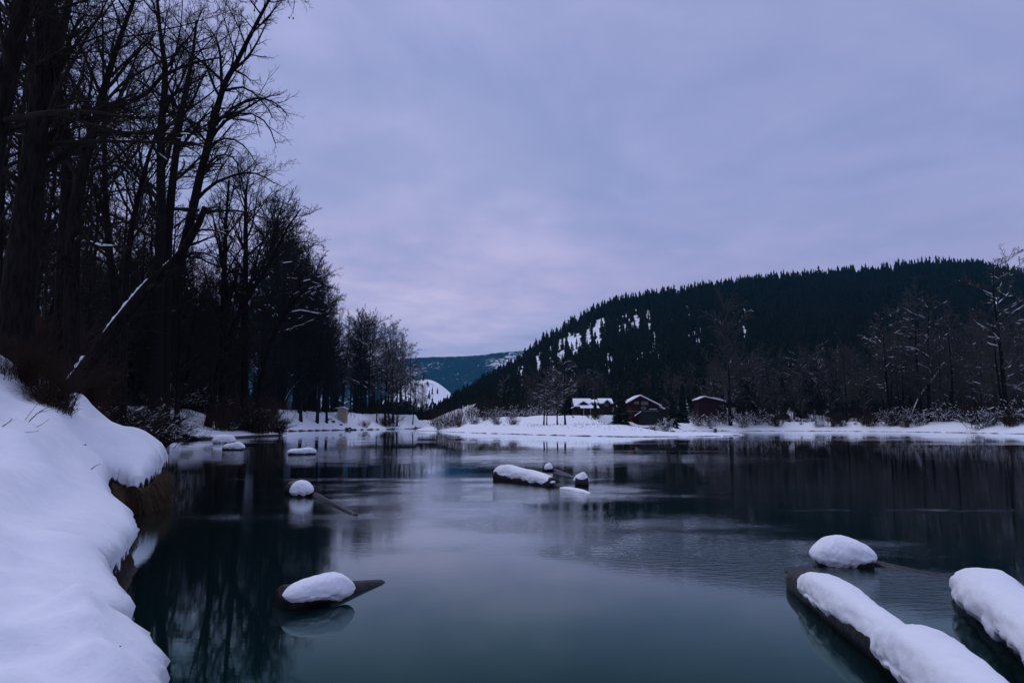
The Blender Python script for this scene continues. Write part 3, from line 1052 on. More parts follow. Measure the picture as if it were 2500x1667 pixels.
hero('bare_tree', 'thin upright trunk left of the two broad middle trunks',
     [(290, 935), (283, 770), (270, 640), (262, 550), (256, 440), (255, 300), (252, 150), (250, 10)], 34, .22, 5, L1=26, L2=9, L3=7, L4=4, t0=.25, rmin=.006)
hero('bare_tree', 'thin trunk bending right beside the upright slim one',
     [(308, 935), (305, 740), (318, 580), (345, 450), (375, 345), (410, 260), (440, 200)], 38, .2, 6, L1=26, L2=9, L3=7, L4=4, t0=.25, rmin=.006)
hero('bare_tree', 'tall straight broad trunk in the middle of the grove, left of its twin',
     [(385, 965), (385, 760), (393, 570), (393, 330), (404, 182), (390, 73), (380, -60)], 88, .84, 7,
     limbs=[([(395, 330), (430, 290), (500, 240), (560, 190)], 0.2, 2), ([(395, 400), (370, 350), (330, 300), (290, 270)], 0.2, -2)],
     L1=22, L2=8, L3=7, L4=4, t0=.3, rmin=0.013, l1ratio=.3)
hero('bare_tree', 'tall broad trunk close against the straight one, tapering to a bent top',
     [(402, 965), (405, 740), (412, 545), (433, 345), (451, 236), (469, 145), (480, 50)], 90, .74, 8,
     limbs=[([(440, 310), (420, 250), (430, 180), (425, 130)], 0.16, 1)],
     L1=20, L2=8, L3=7, L4=4, t0=.35, rmin=0.013, l1ratio=.3)
hero('bare_tree', 'leaning tree at the grove edge whose arching limbs hang over the river',
     [(385, 965), (400, 810), (425, 690), (458, 570), (491, 418), (520, 309), (542, 218), (582, 145), (618, 73), (651, 11), (672, -25)], 94, .80, 9,
     limbs=[([(520, 312), (560, 270), (620, 240), (670, 250), (705, 285)], 0.24, 2), ([(510, 350), (545, 300), (600, 275), (650, 300), (672, 350)], 0.24, -2),
            ([(502, 390), (520, 350), (560, 338), (600, 360), (628, 405)], 0.2, 1), ([(490, 435), (510, 400), (540, 378), (572, 388), (605, 440)], 0.2, -1),
            ([(478, 490), (520, 450), (580, 425), (630, 425), (670, 448)], 0.26, 1), ([(470, 530), (530, 515), (560, 530)], 0.18, -2),
            ([(542, 220), (537, 130), (522, 85), (500, 70)], 0.22, 0), ([(560, 180), (605, 140), (635, 90), (650, 55)], 0.22, 1),
            ([(545, 222), (600, 215), (650, 260), (665, 290)], 0.18, -1), ([(470, 520), (420, 560), (380, 590)], 0.16, 2),
            ([(455, 580), (500, 560), (560, 575), (590, 610)], 0.18, 2), ([(440, 640), (480, 615), (540, 635), (560, 665)], 0.18, -1)],
     L1=22, L2=10, L3=8, L4=4, t0=.35, l1ratio=.2, bend1=(0.12, -0.16), rmin=0.012, snow=.35, thick=.02)
hero('bare_tree', 'tree with dense upright twigs at the right of the arching tree',
     [(548, 1000), (545, 800), (548, 650), (552, 540), (560, 440)], 106, 0.64, 10, L1=30, L2=8, L3=7, L4=4, t0=.2, l1ratio=.35, ang1=35, rmin=0.014)
hero('bare_tree', 'dark twin trunk with twig fans just right of the dense upright one',
     [(600, 985), (598, 760), (600, 600), (600, 480), (606, 440)], 112, 0.64, 11, L1=28, L2=8, L3=7, L4=4, t0=.2, l1ratio=.38, ang1=38, rmin=0.014)
hero('bare_tree', 'slender tree leaning right with a snow-tipped broken fork',
     [(509, 1008), (535, 900), (575, 790), (610, 720), (660, 640), (700, 560), (735, 510)], 104, 0.51, 12,
     limbs=[([(650, 655), (690, 610), (740, 590), (778, 600)], 0.17, 2), ([(660, 640), (670, 560), (690, 500), (694, 478)], 0.17, -2),
            ([(655, 650), (720, 640), (745, 650)], 0.136, 1)],
     L1=20, L2=9, L3=7, L4=4, t0=.4, l1ratio=.2, rmin=0.013, snow=.35, thick=.02)
hero('bare_tree', 'tree bowing far out to the right with long snow-dusted boughs',
     [(622, 1000), (650, 870), (700, 760), (740, 715), (790, 690)], 114, 0.48, 13,
     limbs=[([(690, 780), (725, 700), (770, 680), (815, 665)], 0.204, 2), ([(690, 790), (720, 760), (770, 765), (800, 775)], 0.204, 0),
            ([(670, 830), (655, 750), (665, 700)], 0.17, 2)],
     L1=22, L2=8, L3=7, L4=4, t0=.3, l1ratio=.35, rmin=0.015, snow=.5, thick=.035)


def leaning_snag(label, pts, D, r0, seed, dd=0, thick=.05, cover=.6, name='leaning_dead_tree', few=6):
    g = np.random.default_rng(seed)
    w = [P(a, b, d=D + dd * i / (len(pts) - 1)) for i, (a, b) in enumerate(pts)]
    if w[0][2] > Hs(w[0][0], w[0][1]) + 1.0:
        w[0][2] = Hs(w[0][0], w[0][1]) - 0.2
    base = w[0].copy()
    tr = catmull(w, 16) - base
    rad = r0 * (1 - 0.7 * np.linspace(0, 1, 16))
    ms = build_tree_meshes(name, tr, rad, g, L1=few, L2=4, L3=4, L4=0, t0=.4, l1ratio=.16, rmin=.008)
    n_ = 220
    f = np.linspace(0, 15 - 1e-6, n_); k = f.astype(int); w_ = f - k
    Q = tr[k] * (1 - w_)[:, None] + tr[k + 1] * w_[:, None]
    rr_ = rad[k] * (1 - w_) + rad[k + 1] * w_
    a_ = np.arange(n_)
    low = vnoise(a_ * .055 + seed, a_ * 0 + 3.3); hi = vnoise(a_ * .55 + seed, a_ * 0 + 8.1); mid = vnoise(a_ * .2 + seed, a_ * 0 + 5.7)
    mask = np.clip((low - (1 - cover) * .9) * 6, .12, 1)
    rs = (rr_ * .42 + thick) * mask * (.45 + .55 * hi + .5 * mid)
    rs[0] = rs[-1] = .001
    T_ = unit(np.gradient(Q, axis=0)); up_ = np.array([0, 0, 1.0]) - T_ * T_[:, 2:3]; up_ = unit(up_)
    Q = Q + up_ * (rr_ * .82)[:, None]
    V, Fq = tubes(Q[None], rs[None], 8)
    ms['snow'] = mesh_np('snag_snow', V, Fq, [M['snow']])
    return place_tree(name, ms, tuple(base), label=label)


leaning_snag('dead trunk leaning steeply across the grove with lumps of snow along its upper side',
             [(140, 1000), (190, 925), (258, 832), (335, 733), (380, 680), (432, 632), (484, 548), (500, 505)], 20.5, .25, 41, thick=.012, cover=.60)
leaning_snag('thin snow-white fallen trunk propped among the trees above the river bend',
             [(690, 988), (705, 964), (735, 925), (765, 890), (790, 850)], 262, .34, 42, thick=.09, cover=.85, few=5)
leaning_snag('pale snow-covered trunk leaning right behind the twin trees of the far right bank',
             [(2218, 1008), (2245, 970), (2275, 930), (2305, 885)], 202, .26, 43, thick=.09, cover=.9, few=3)

# ------------------------------------------------------------------ further trees behind
SKY = ([-400, 0, 450, 560, 640, 690, 740, 780, 810, 870, 950, 1000, 1030, 1060],
       [-600, -400, 120, 330, 460, 520, 600, 690, 770, 790, 790, 850, 930, 1000])


def left_wood():
    g = np.random.default_rng(51)
    placed = 0; tries = 0; pts = []
    while placed < 150 and tries < 16000:
        tries += 1
        D = 26 + 295 * g.random() ** 1.2
        px = -250 + 1290 * g.random() ** 0.8
        x = (px - 1250) / F * D
        s = float(sdist(river, np.array([x]), np.array([D]))[0])
        if s < 6 or s > 75 or (x > -16 or x > -.5 * D + 2 and D < 60):
            continue
        if any((x - a) ** 2 + (D - b) ** 2 < (2.8 + D * 0.012) ** 2 for a, b in pts):
            continue
        z = Hs(x, D)
        sky = np.interp(px, *SKY) + 10 + 130 * g.random() ** 1.5
        h = (HZ - sky) / F * D + CH - z
        h = min(h, (19 + 12 * g.random()) * max(1.0, min(1.6, D / 140)))
        if h < 8:
            continue
        sc_ = h / 20.5
        pts.append((x, D))
        i = int(g.integers(4))
        place_tree('bare_tree', (proto_bare if D < 75 else proto_far)[i], (x, D, z - .2), rot=g.random() * 6.28, scale=(sc_ * .95, sc_ * .95, sc_),
                   label=('near ' if D < 75 else 'middle-distance ' if D < 130 else 'far ') + ('tall' if sc_ > 1.25 else 'low') + ' bare tree in the left wood ' + left_where(px),
                   group='bare trees of the left wood', tilt=(0.05 * g.normal(), 0.06 * g.normal()))
        placed += 1
    for q in range(40):
        px = 835 + 200 * g.random(); D = 300 + 110 * g.random()
        x = (px - 1250) / F * D
        z, s = H(np.array([x]), np.array([D]))
        if float(s[0]) < 3 or 812 < px < 856 and D < 330:
            continue
        h = (HZ - np.interp(px, [830, 900, 960, 1000, 1035], [785, 790, 812, 868, 955]) - 70 * g.random() ** 1.5) / F * D
        k = h / 20.5
        place_tree('bare_tree', (proto_far if px < 900 else proto_snowy)[int(g.integers(4))], (x, D, float(z[0]) - .2), rot=g.random() * 6.28, scale=(k, k, k),
                   label='tall far bare tree of the dense clump, ' + left_where(px), group='bare trees of the left wood')
    for q in range(24):
        px = 640 + 200 * g.random(); D = 215 + 110 * g.random()
        x = (px - 1250) / F * D
        z, s = H(np.array([x]), np.array([D]))
        if float(s[0]) < 9:
            continue
        h = (HZ - np.interp(px, *SKY) - 40 - 90 * g.random() ** 1.5) / F * D
        k = h / 20.5
        place_tree('bare_tree', proto_far[int(g.integers(4))], (x, D, float(z[0]) - .2), rot=g.random() * 6.28, scale=(k * .9, k * .9, k),
                   label='far bare tree in the left wood ' + left_where(px), group='bare trees of the left wood')
    for q in range(12):
        px = 742 + 95 * g.random(); D = 232 + 40 * g.random()
        x = (px - 1250) / F * D
        z, s = H(np.array([x]), np.array([D]))
        if float(s[0]) < 5:
            continue
        h = (HZ - np.interp(px, *SKY) - 5 - 60 * g.random()) / F * D
        k = h / 20.5
        place_tree('bare_tree', (proto_far + proto_right)[int(g.integers(7))], (x, D, float(z[0]) - .2), rot=g.random() * 6.28, scale=(k * .8, k * .8, k),
                   label='rather tall far bare tree stepping down the wood, ' + left_where(px), group='bare trees of the left wood')
    # conifers among them
    k = 0
    for _ in range(900):
        D = 60 + 260 * g.random()
        px = 150 + 890 * g.random()
        x = (px - 1250) / F * D
        s = float(sdist(river, np.array([x]), np.array([D]))[0])
        if s < 14 or s > 70 or x > -30:
            continue
        z = Hs(x, D)
        h = min((HZ - np.interp(px, *SKY) - 60) / F * D, 8 + 9 * g.random())
        if h < 6:
            continue
        o = obj('conifer', con_hi[k % 5], loc=(x, D, z - .3))
        o.scale = (h * 1.15, h * 1.15, h); o.rotation_euler = (0, 0, g.random() * 6)
        tag(o, 'dark conifer inside the bare left wood ' + left_where(px), 'conifer', 'conifers among the bare trees of the left bank')
        k += 1
        if k >= 45:
            break


left_wood()


def thicket():
    """undergrowth of saplings that nobody could count"""
    g = np.random.default_rng(61)
    n = 7500
    D = 16 + 300 * g.random(n) ** 1.2
    px = -300 + 1340 * g.random(n)
    x = (px - 1250) / F * D
    z, s = H(x, D)
    ok = (s > 8 + 3 * g.random(n)) & (s < 70) & ((x < -11)) & ((D > 48) | (x < -0.62 * D + 1))
    x, D, z = x[ok], D[ok], z[ok]
    m = len(x)
    K = 4
    Pn = np.zeros((m, K, 3)); Pn[:, 0] = np.stack([x, D, z - .1], 1)
    L = (2.0 + 5.0 * g.random(m)) * np.clip(D / 60, .35, 1.0)
    d = unit(np.stack([0.25 * g.normal(size=m), 0.25 * g.normal(size=m), np.ones(m)], 1))
    for k in range(1, K):
        Pn[:, k] = Pn[:, k - 1] + d * (L / (K - 1))[:, None]
        d = unit(d + .16 * g.normal(size=(m, 3)))
    R = (0.010 + 0.00022 * D + .006 * g.random(m))[:, None] * np.linspace(1, .4, K)[None]
    a2, r2 = grow(g, Pn, R, 7, .1, 1, 38, 12, .4, .3, 2, (0.02, 0.02), .15, .6, up=.3, rmin=.007)
    V, Fq = join([tubes(Pn, R, 3), tubes(a2, r2, 3)])
    tag(obj('thicket', mesh_np('thicket', V, Fq, [M['brush']])), 'dark reddish thicket of saplings under the left bank trees', 'thicket', kind='stuff')


thicket()


def thicket_right():
    g = np.random.default_rng(62)
    n = 5200
    px = 1000 + 1600 * g.random(n)
    D = np.where(px > 1640, shoreD(px) + 14 + 55 * g.random(n), 212 + 60 * g.random(n))
    x = (px - 1250) / F * D
    z, s = H(x, D)
    ok = (s > 6)
    x, D, z = x[ok], D[ok], z[ok]
    m = len(x); K = 4
    Pn = np.zeros((m, K, 3)); Pn[:, 0] = np.stack([x, D, z - .1], 1)
    L = 2.0 + 5.5 * g.random(m) ** 1.5
    d = unit(np.stack([0.25 * g.normal(size=m), 0.25 * g.normal(size=m), np.ones(m)], 1))
    for k in range(1, K):
        Pn[:, k] = Pn[:, k - 1] + d * (L / (K - 1))[:, None]
        d = unit(d + .16 * g.normal(size=(m, 3)))
    R = (0.035 + .02 * g.random(m))[:, None] * np.linspace(1, .4, K)[None]
    a2, r2 = grow(g, Pn, R, 7, .1, 1, 38, 12, .4, .3, 2, (0.02, 0.02), .15, .6, up=.3, rmin=.02)
    V, Fq = join([tubes(Pn, R, 3), tubes(a2, r2, 3)])
    tag(obj('thicket', mesh_np('thicket', V, Fq, [M['brush']])), 'dark brown thicket of saplings along the right bank', 'thicket', kind='stuff')


thicket_right()


def right_trees():
    g = np.random.default_rng(71)
    fixed = [(1780, 1003, 735, 226, 'bare tree with low snowy boughs right of the roof half hidden in shrubs'),
             (2168, 1008, 760, 204, 'broad bare tree with snow-lined limbs left of the twin trunks'),
             (2242, 1010, 720, 196, 'left one of the twin dark trunks on the right bank'),
             (2262, 1012, 730, 192, 'right one of the twin dark trunks on the right bank'),
             (2322, 1008, 770, 184, 'dark bare tree just right of the pale leaning trunk'),
             (2450, 1005, 622, 160, 'tallest bare tree near the right edge rising above the hill with arched snowy limbs')]
    for i, (px, py, top, D, lab) in enumerate(fixed):
        x = (px - 1250) / F * D; z = Hs(x, D)
        h = (HZ - top) / F * D + CH - z
        k = h / 20.5
        w = 1.15 if i != 5 else 1.25
        place_tree('bare_tree', proto_right[1] if i in (0, 2, 4) else proto_snowy[i % 4], (x, D, z - .2), rot=1.3 * i, scale=(k * w, k * w, k), label=lab)
    pts = [((p[0] - 1250) / F * p[3], p[3]) for p in fixed]
    n = 0
    for _ in range(4000):
        if n >= 128:
            break
        px = 1080 + 1500 * g.random() ** .8
        D = shoreD(px) + 6 + 55 * g.random()
        if px < 1640:
            D = 215 + 60 * g.random()
        x = (px - 1250) / F * D
        z, s = H(np.array([x]), np.array([D])); z = float(z[0]); s = float(s[0])
        if s < (9 if px > 1640 else 30) or any((x - a) ** 2 + (D - b) ** 2 < 12 for a, b in pts):
            continue
        if px < 1640 and x > -2 and D < 205:
            continue
        pts.append((x, D))
        h = (11 + 16 * g.random() * min(1, (px - 1500) / 600)) if px > 1700 else (7 + 9 * g.random())
        k = h / 20.5
        pr = proto_snowy if g.random() < .16 else proto_right
        place_tree('bare_tree', pr[int(g.integers(3))], (x, D, z - .2), rot=g.random() * 6.28, scale=(k * 1.05, k * 1.05, k),
                   label=('tall' if h > 15 else 'low') + (' snow-lined' if pr is proto_snowy else ' dark') + ' bare tree ' + right_where(px),
                   group='bare trees of the right bank')
        n += 1
    # the three slim trunks on the spit
    for px, py, top, D, lab in [(1327, 1027, 900, 160, 'leftmost of the slim dark trunks on the snowy spit'),
                                (1334, 1028, 930, 158, 'slim trunk crowding the leftmost one on the spit'),
                                (1360, 1028, 905, 158, 'thin middle trunk standing alone on the snowy spit'),
                                (1379, 1028, 865, 157, 'thickest slim trunk on the spit, left of the dark cabin')]:
        x = (px - 1250) / F * D; z = Hs(x, D)
        h = (HZ - top) / F * D + CH - z
        k = h / 20.5
        place_tree('bare_tree', proto_snowy[int(g.integers(4))], (x, D, z - .2), rot=g.random() * 6, scale=(k * 1.1, k * 1.1, k), label=lab)


right_trees()


def put_shrub(protos, px, D, size, label, group=None, g=None, rot=None, sq=1.0, name='shrub', dz=0.0):
    x = (px - 1250) / F * D; z = Hs(x, D)
    if z < 0.12:
        return None
    k = size / 2.3
    return place_tree(name, protos[int(g.integers(len(protos)))], (x, D, z - .08 + dz), rot=g.random() * 6.28 if rot is None else rot,
                      scale=(k * sq, k * sq, k), label=label, cat='shrub', group=group)


def shrubs():
    g = np.random.default_rng(81)
    # brush on the crest of the near bank
    for i in range(26):
        px = -20 + 185 * g.random(); D = 14.5 + 3.5 * g.random()
        put_shrub(shr_dark, px, D, .55 + .5 * g.random(), 'low dark brush poking through the snow crest, ' + ('at the very left edge' if px < 30 else 'in front of the widest trunk' if px < 90 else 'right of the widest trunk'), 'brush on the near snow crest', g)
    for i in range(40):
        px = -60 + 290 * g.random() ** .9; D = 20 + 7 * g.random()
        bs = 1.2 + 1.8 * g.random()
        put_shrub(shr_dark, px, D + 2.5, bs, ('tall' if bs > 2.1 else 'low') + ' rust-brown brush behind the near crest, ' + ('left of the widest trunk' if px < 40 else 'right of the widest trunk' if px < 120 else 'at the foot of the leaning dead trunk' if px < 230 else 'at the right end of the crest'), 'brown brush behind the near crest', g)
    for i in range(15):
        px = 205 + 150 * g.random(); D = 28 + 15 * g.random()
        bs = 1.0 + 1.1 * g.random()
        put_shrub(shr_lean, px, D, bs, ('higher' if bs > 1.5 else 'lower') + ' snow-dusted brush pile just over the near crest, ' + ('below the leaning dead trunk' if px < 260 else 'above the near hump'),
                  'brush piles behind the near crest', g, rot=g.normal() * .5, sq=1.3)
    # sweeping brush piles over the middle bank
    for i in range(27):
        px = 225 + 245 * g.random(); D = (45 + 35 * g.random()) if px < 370 else 110 + 12 * g.random()
        put_shrub(shr_lean, px, D, (1.8 + 1.6 * g.random()) * (1 if px < 370 else 1.35), 'sweeping snow-dusted brush leaning riverwards, ' + ('just right of the near hump' if px >= 370 else 'close behind the near hump' if px > 300 else 'left part of the middle bank'),
                  'leaning brush on the middle bank', g, rot=g.normal() * .4, sq=1.2)
    for i in range(120):
        px = 400 + 310 * g.random(); D = 98 + 26 * g.random()
        sv = H(np.array([(px - 1250) / F * D]), np.array([D]))[1][0]
        if sv < (13 if px < 540 else 3.5 if px < 620 else .8) or sv > 22:
            continue
        put_shrub(shr_lean + shr_dark, px, D, 2.6 + 3.0 * g.random(), 'dark shrub above the left snow shelf, ' + ('at its left end' if px < 480 else 'behind its middle' if px < 600 else 'at its right end over the water'), 'shrubs above the left snow shelf', g)
    for i in range(14):
        put_shrub(shr_dark, 680 + 40 * g.random(), 118 + 12 * g.random(), 2.4 + 2 * g.random(),
                  'dark brush hanging over the water at the notch in the left bank', 'brush at the bank notch', g)
    for i in range(22):
        px = 760 + 220 * g.random(); D = np.interp(px, [760, 830, 870, 980], [190, 225, 250, 300]) + 12 * g.random()
        if 800 < px < 862:
            continue
        put_shrub(shr_dark, px, D, 3 + 4 * g.random(), 'far dark brush on the bank by the river bend', 'brush by the river bend', g, sq=1.2)
    # right side
    for i in range(110):
        px = 1640 + 900 * g.random() ** .9
        if g.random() < .5:
            D = shoreD(px) + 7 + 9 * g.random()
        else:
            D = shoreD(px) + 13 + 14 * g.random()
        put_shrub(shr_snow + shr_dark, px, D, .8 + 4.6 * g.random() ** 2.2, ('large' if D > shoreD(px) + 13 else 'low') + ' snow-dusted shrub on the right bank ' + right_where(px), 'snowy shrubs of the right bank', g, sq=1.25)
    for i in range(26):
        px = 1010 + 500 * g.random()
        put_shrub(shr_snow, px, 185 + 25 * g.random() + (1500 - px) * .03, 1.4 + 2.2 * g.random(), 'snowy shrub in the hedge line ' + right_where(px), 'snowy shrubs behind the spit', g, sq=1.3)
    for px, D, s_, lab in [(1252, 175, 2.2, 'round dark bush alone on the left part of the snowy spit'), (1215, 178, 1.4, 'low flat bush left of the round dark bush on the spit'),
                           (1055, 200, 3.0, 'leftmost dark bush on the snow behind the river bend'), (1120, 195, 2.6, 'second dark bush from the left end of the spit'),
                           (1452, 172, 2.4, 'upright dark shrub in front of the dark cabin'), (1622, 176, 3.2, 'big snow-covered round shrub right of the red cabin'),
                           (1905, 214, 4.2, 'big dark snow-topped bush overhanging the right bank'), (2490, 140, 6.0, 'large dark snow-speckled bush at the right edge')]:
        put_shrub(shr_snow if s_ > 3 else shr_dark, px, D, s_, lab, None, g, sq=1.4)
    for px, D, s_, lab in [(1702, 228, 4.0, 'left dark shrub hiding the wall below the half hidden roof'), (1730, 226, 3.6, 'middle dark shrub hiding the wall below the half hidden roof'),
                           (1762, 227, 4.4, 'right dark shrub hiding the wall below the half hidden roof'), (1590, 176, 1.8, 'small dark shrub against the lower wall of the red cabin'),
                           (1840, 224, 4.5, 'tall tangled shrub right of the half hidden roof')]:
        put_shrub(shr_snow, px, D, s_, lab, None, g, sq=1.5)
    # big dark conifer between the cabins, and one right of them
    for px, D, h, lab in [(1516, 176, 11.5, 'tall dark conifer between the two cabins'), (1502, 174, 5.5, 'small snow-dotted conifer at the foot of the tall one'),
                          (1452, 178, 4.2, 'young conifer before the porch of the dark cabin'), (1640, 190, 9, 'dark conifer right of the red cabin'),
                          (1665, 236, 13, 'dark conifer in front of the half hidden roof'), (1385, 196, 10, 'dark conifer left of the dark cabin')]:
        x = (px - 1250) / F * D
        o = obj('conifer', con_hi[len(lab) % 5], loc=(x, D, Hs(x, D) - .3)); o.scale = (h * 1.4, h * 1.4, h)
        tag(o, lab, 'conifer')
    # pale stubble on the spit
    n = 1300
    px = 1150 + 620 * g.random(n); D = np.interp(px, [1150, 1400, 1600, 1770], [165, 150, 150, 165]) + 14 * g.normal(size=n)
    x = (px - 1250) / F * D; z, s = H(x, D)
    ok = (s > 9) & (fbm(x * .15, D * .15, 3, 3) > -.1)
    x, D, z = x[ok], D[ok], z[ok]; m = len(x)
    Pn = np.zeros((m, 2, 3)); Pn[:, 0] = np.stack([x, D, z - .05], 1)
    Pn[:, 1] = Pn[:, 0] + np.stack([.25 * g.normal(size=m), .25 * g.normal(size=m), .15 + .35 * g.random(m)], 1)
    V, Fq = tubes(Pn, np.full((m, 2), .018), 3)
    tag(obj('dry_grass', mesh_np('stubble', V, Fq, [M['brush']])), 'dry stubble poking through the snow of the spit', 'grass', kind='stuff')


shrubs()

# ------------------------------------------------------------------ buildings
def box(V, Fc, x0, x1, y0, y1, z0, z1):
    i = len(V)
    V += [(x0, y0, z0), (x1, y0, z0), (x1, y1, z0), (x0, y1, z0), (x0, y0, z1), (x1, y0, z1), (x1, y1, z1), (x0, y1, z1)]
    Fc += [(i, i + 3, i + 2, i + 1), (i + 4, i + 5, i + 6, i + 7), (i, i + 1, i + 5, i + 4), (i + 1, i + 2, i + 6, i + 5), (i + 2, i + 3, i + 7, i + 6), (i + 3, i, i + 4, i + 7)]


def extr(V, Fc, prof, axis, a, b):
    """closed profile [(u,z)] extruded along the other axis from a to b; axis 'y': u is x"""
    i = len(V); n = len(prof)
    for q in (a, b):
        for u, z in prof:
            V.append((u, q, z) if axis == 'y' else (q, u, z))
    Fc.append(tuple(range(i, i + n))); Fc.append(tuple(range(i + 2 * n - 1, i + n - 1, -1)))
    for k in range(n):
        k2 = (k + 1) % n
        Fc.append((i + k, i + n + k, i + n + k2, i + k2))


def part(name, parent, mat, boxes=(), extrs=()):
    V, Fc = [], []
    for b in boxes:
        box(V, Fc, *b)
    for e in extrs:
        extr(V, Fc, *e)
    return obj(name, mesh_py(name, V, Fc, [M[mat]]), parent)


def building(name, label, cat, px, D, zbase):
    e = bpy.data.objects.new(name, None); COL.objects.link(e)
    e.location = ((px - 1250) / F * D, D, zbase)
    return tag(e, label, cat)


def slab(a, b, th):
    """sloping slab profile between two (u,z) points"""
    return [a, b, (b[0], b[1] + th), (a[0], a[1] + th)]


def window(parent, x, y, z, w, h, n=2):
    f = part('window', parent, 'trim', boxes=[(x - w / 2 - .06, x + w / 2 + .06, y - .06, y + .02, z - .06, z + .0), (x - w / 2 - .06, x + w / 2 + .06, y - .06, y + .02, z + h, z + h + .06),
                                              (x - w / 2 - .06, x - w / 2, y - .06, y + .02, z, z + h), (x + w / 2, x + w / 2 + .06, y - .06, y + .02, z, z + h)])
    for k in range(n):
        a = x - w / 2 + w * k / n + .03; b = x - w / 2 + w * (k + 1) / n - .03
        part('pane', f, 'glass', boxes=[(a, b, y - .03, y + .01, z + .02, z + h - .02)])
    return f


def houses():
    m = 190 / F                                # metres per photo pixel there
    D = 190.0
    zb = Hs((1445 - 1250) / F * D, D) - .2
    zz = lambda py: CH + (HZ - py) / F * D * 1.0 - zb
    X = lambda px: (px - 1445) * m
    h1 = building('house', 'dark timber cabin with several snowy gables and a porch roof', 'house', 1445, D, zb)
    part('wall', h1, 'darkwall', boxes=[(X(1399), X(1446), 0, 6, -1, zz(990)), (X(1446) + .003, X(1460), .6, 5.6, -1, zz(990)), (X(1461), X(1494), -.4, 5.4, -1, zz(985))],
         extrs=[([(X(1406), zz(990) + .003), (X(1441), zz(990) + .003), (X(1423.5), zz(981))], 'y', -.3, 2.4), ([(X(1433), zz(990) + .003), (X(1456), zz(990) + .003), (X(1444), zz(983))], 'y', .1, 2.4),
                ([(X(1470), zz(985) + .003), (X(1490), zz(985) + .003), (X(1480), zz(978))], 'y', -.6, 2.0)])
    roof = part('roof', h1, 'snow',
                extrs=[(slab((-1.0, zz(993)), (3.0, zz(974.5)), .28), 'x', X(1400), X(1444)), (slab((3.001, zz(974.5)), (7.0, zz(993)), .28), 'x', X(1400), X(1444)),
                       (slab((-1.2, zz(986)), (2.4, zz(974.5)), .28), 'x', X(1461), X(1495)), (slab((2.401, zz(974.5)), (6.0, zz(986)), .28), 'x', X(1461), X(1495)),
                       (slab((-.2, zz(984)), (2.9, zz(977)), .25), 'x', X(1444.2), X(1460)),
                       (slab((X(1404) - 1.0, zz(997)), (X(1423.5), zz(980)), .2), 'y', -.75, 2.2), (slab((X(1423.5) + .001, zz(980)), (X(1437), zz(988)), .2), 'y', -.75, 2.2),
                       (slab((X(1437) + .01, zz(988)), (X(1444), zz(982)), .2), 'y', -.45, 2.2), (slab((X(1444) + .001, zz(982)), (X(1457), zz(989)), .2), 'y', -.45, 2.2),
                       (slab((X(1468), zz(986)), (X(1480), zz(977)), .2), 'y', -1.5, 1.2), (slab((X(1480) + .001, zz(977)), (X(1492), zz(986)), .2), 'y', -1.5, 1.2)])
    part('gable', h1, 'darkwall', extrs=[([(X(1407), zz(995)), (X(1439), zz(992)), (X(1423.5), zz(981.4))], 'y', -.82, -.76),
                                         ([(X(1471), zz(987)), (X(1489), zz(987)), (X(1480), zz(978.5))], 'y', -1.57, -1.51)])
    part('porch_roof', h1, 'snow', extrs=[(slab((-3.2, zz(997.5)), (-.8, zz(991.5)), .16), 'x', X(1414), X(1459))])
    for a in (1421, 1437, 1452):
        part('post', h1, 'trim', boxes=[(X(a), X(a) + .14, -3.0, -2.86, -1, zz(998))])
    window(h1, X(1477.5), -.42, zz(991), .42, .5, 1); window(h1, X(1481.5), -.42, zz(991), .42, .5, 1)
    part('chimney', h1, 'trim', boxes=[(X(1474), X(1475.5), 2.5, 2.8, zz(976), zz(971))])

    D2 = 183.0; m2 = D2 / F
    zb = Hs((1560 - 1250) / F * D2, D2) - .2
    zz = lambda py: CH + (HZ - py) / F * D2 - zb
    X = lambda px: (px - 1560) * m2
    h2 = building('house', 'red-brown cabin under one wide snowy gable with pale upper windows', 'house', 1560, D2, zb)
    part('wall', h2, 'redwall', extrs=[([(X(1523), -1.2), (X(1608), -1.2), (X(1608), zz(992)), (X(1561), zz(967.5)), (X(1523), zz(987))], 'y', 0, 9)])
    part('roof', h2, 'snow', extrs=[(slab((X(1515), zz(991.5)), (X(1561), zz(966.5)), .26), 'y', -1.2, 9.6), (slab((X(1561) + .001, zz(966.5)), (X(1612), zz(992)), .26), 'y', -1.2, 9.6)])
    part('fascia', h2, 'darkwall', extrs=[(slab((X(1516), zz(992.6)), (X(1561), zz(968)), .12), 'y', -1.15, -1.05), (slab((X(1561) + .001, zz(968)), (X(1611), zz(993)), .12), 'y', -1.15, -1.05)])
    part('extension_roof', h2, 'snow', extrs=[(slab((X(1606), zz(990)), (X(1627), zz(998)), .22), 'y', 2.0, 8.0)])
    part('extension_wall', h2, 'darkwall', boxes=[(X(1608) + .01, X(1622), 2.3, 7.6, -1.2, zz(997))])
    part('entrance_panel', h2, 'redpanel', boxes=[(X(1524), X(1541), -.12, -.005, -1, zz(994))])
    window(h2, X(1573), -.01, zz(988), 1.55, .75, 2)
    window(h2, X(1553), -.01, zz(986), .9, .5, 2)
    window(h2, X(1570), -.01, zz(1002), 1.0, .8, 2)
    part('balcony', h2, 'darkwall', boxes=[(X(1558), X(1603), -2.2, -.01, zz(1004.5), zz(1003.5)), (X(1558), X(1603), -2.2, -2.1, zz(1003.4), zz(1000))])
    part('railing', h2, 'trim', boxes=[(X(1526), X(1603), -2.28, -2.21, zz(1004.6), zz(1004.1))])
    part('balcony_snow', h2, 'snow', boxes=[(X(1580), X(1598), -2.25, -1.6, zz(1000) + .004, zz(999))])
    part('lower_wall', h2, 'darkwall', boxes=[(X(1556), X(1603), -2.0, -.02, -1.2, zz(1005))])
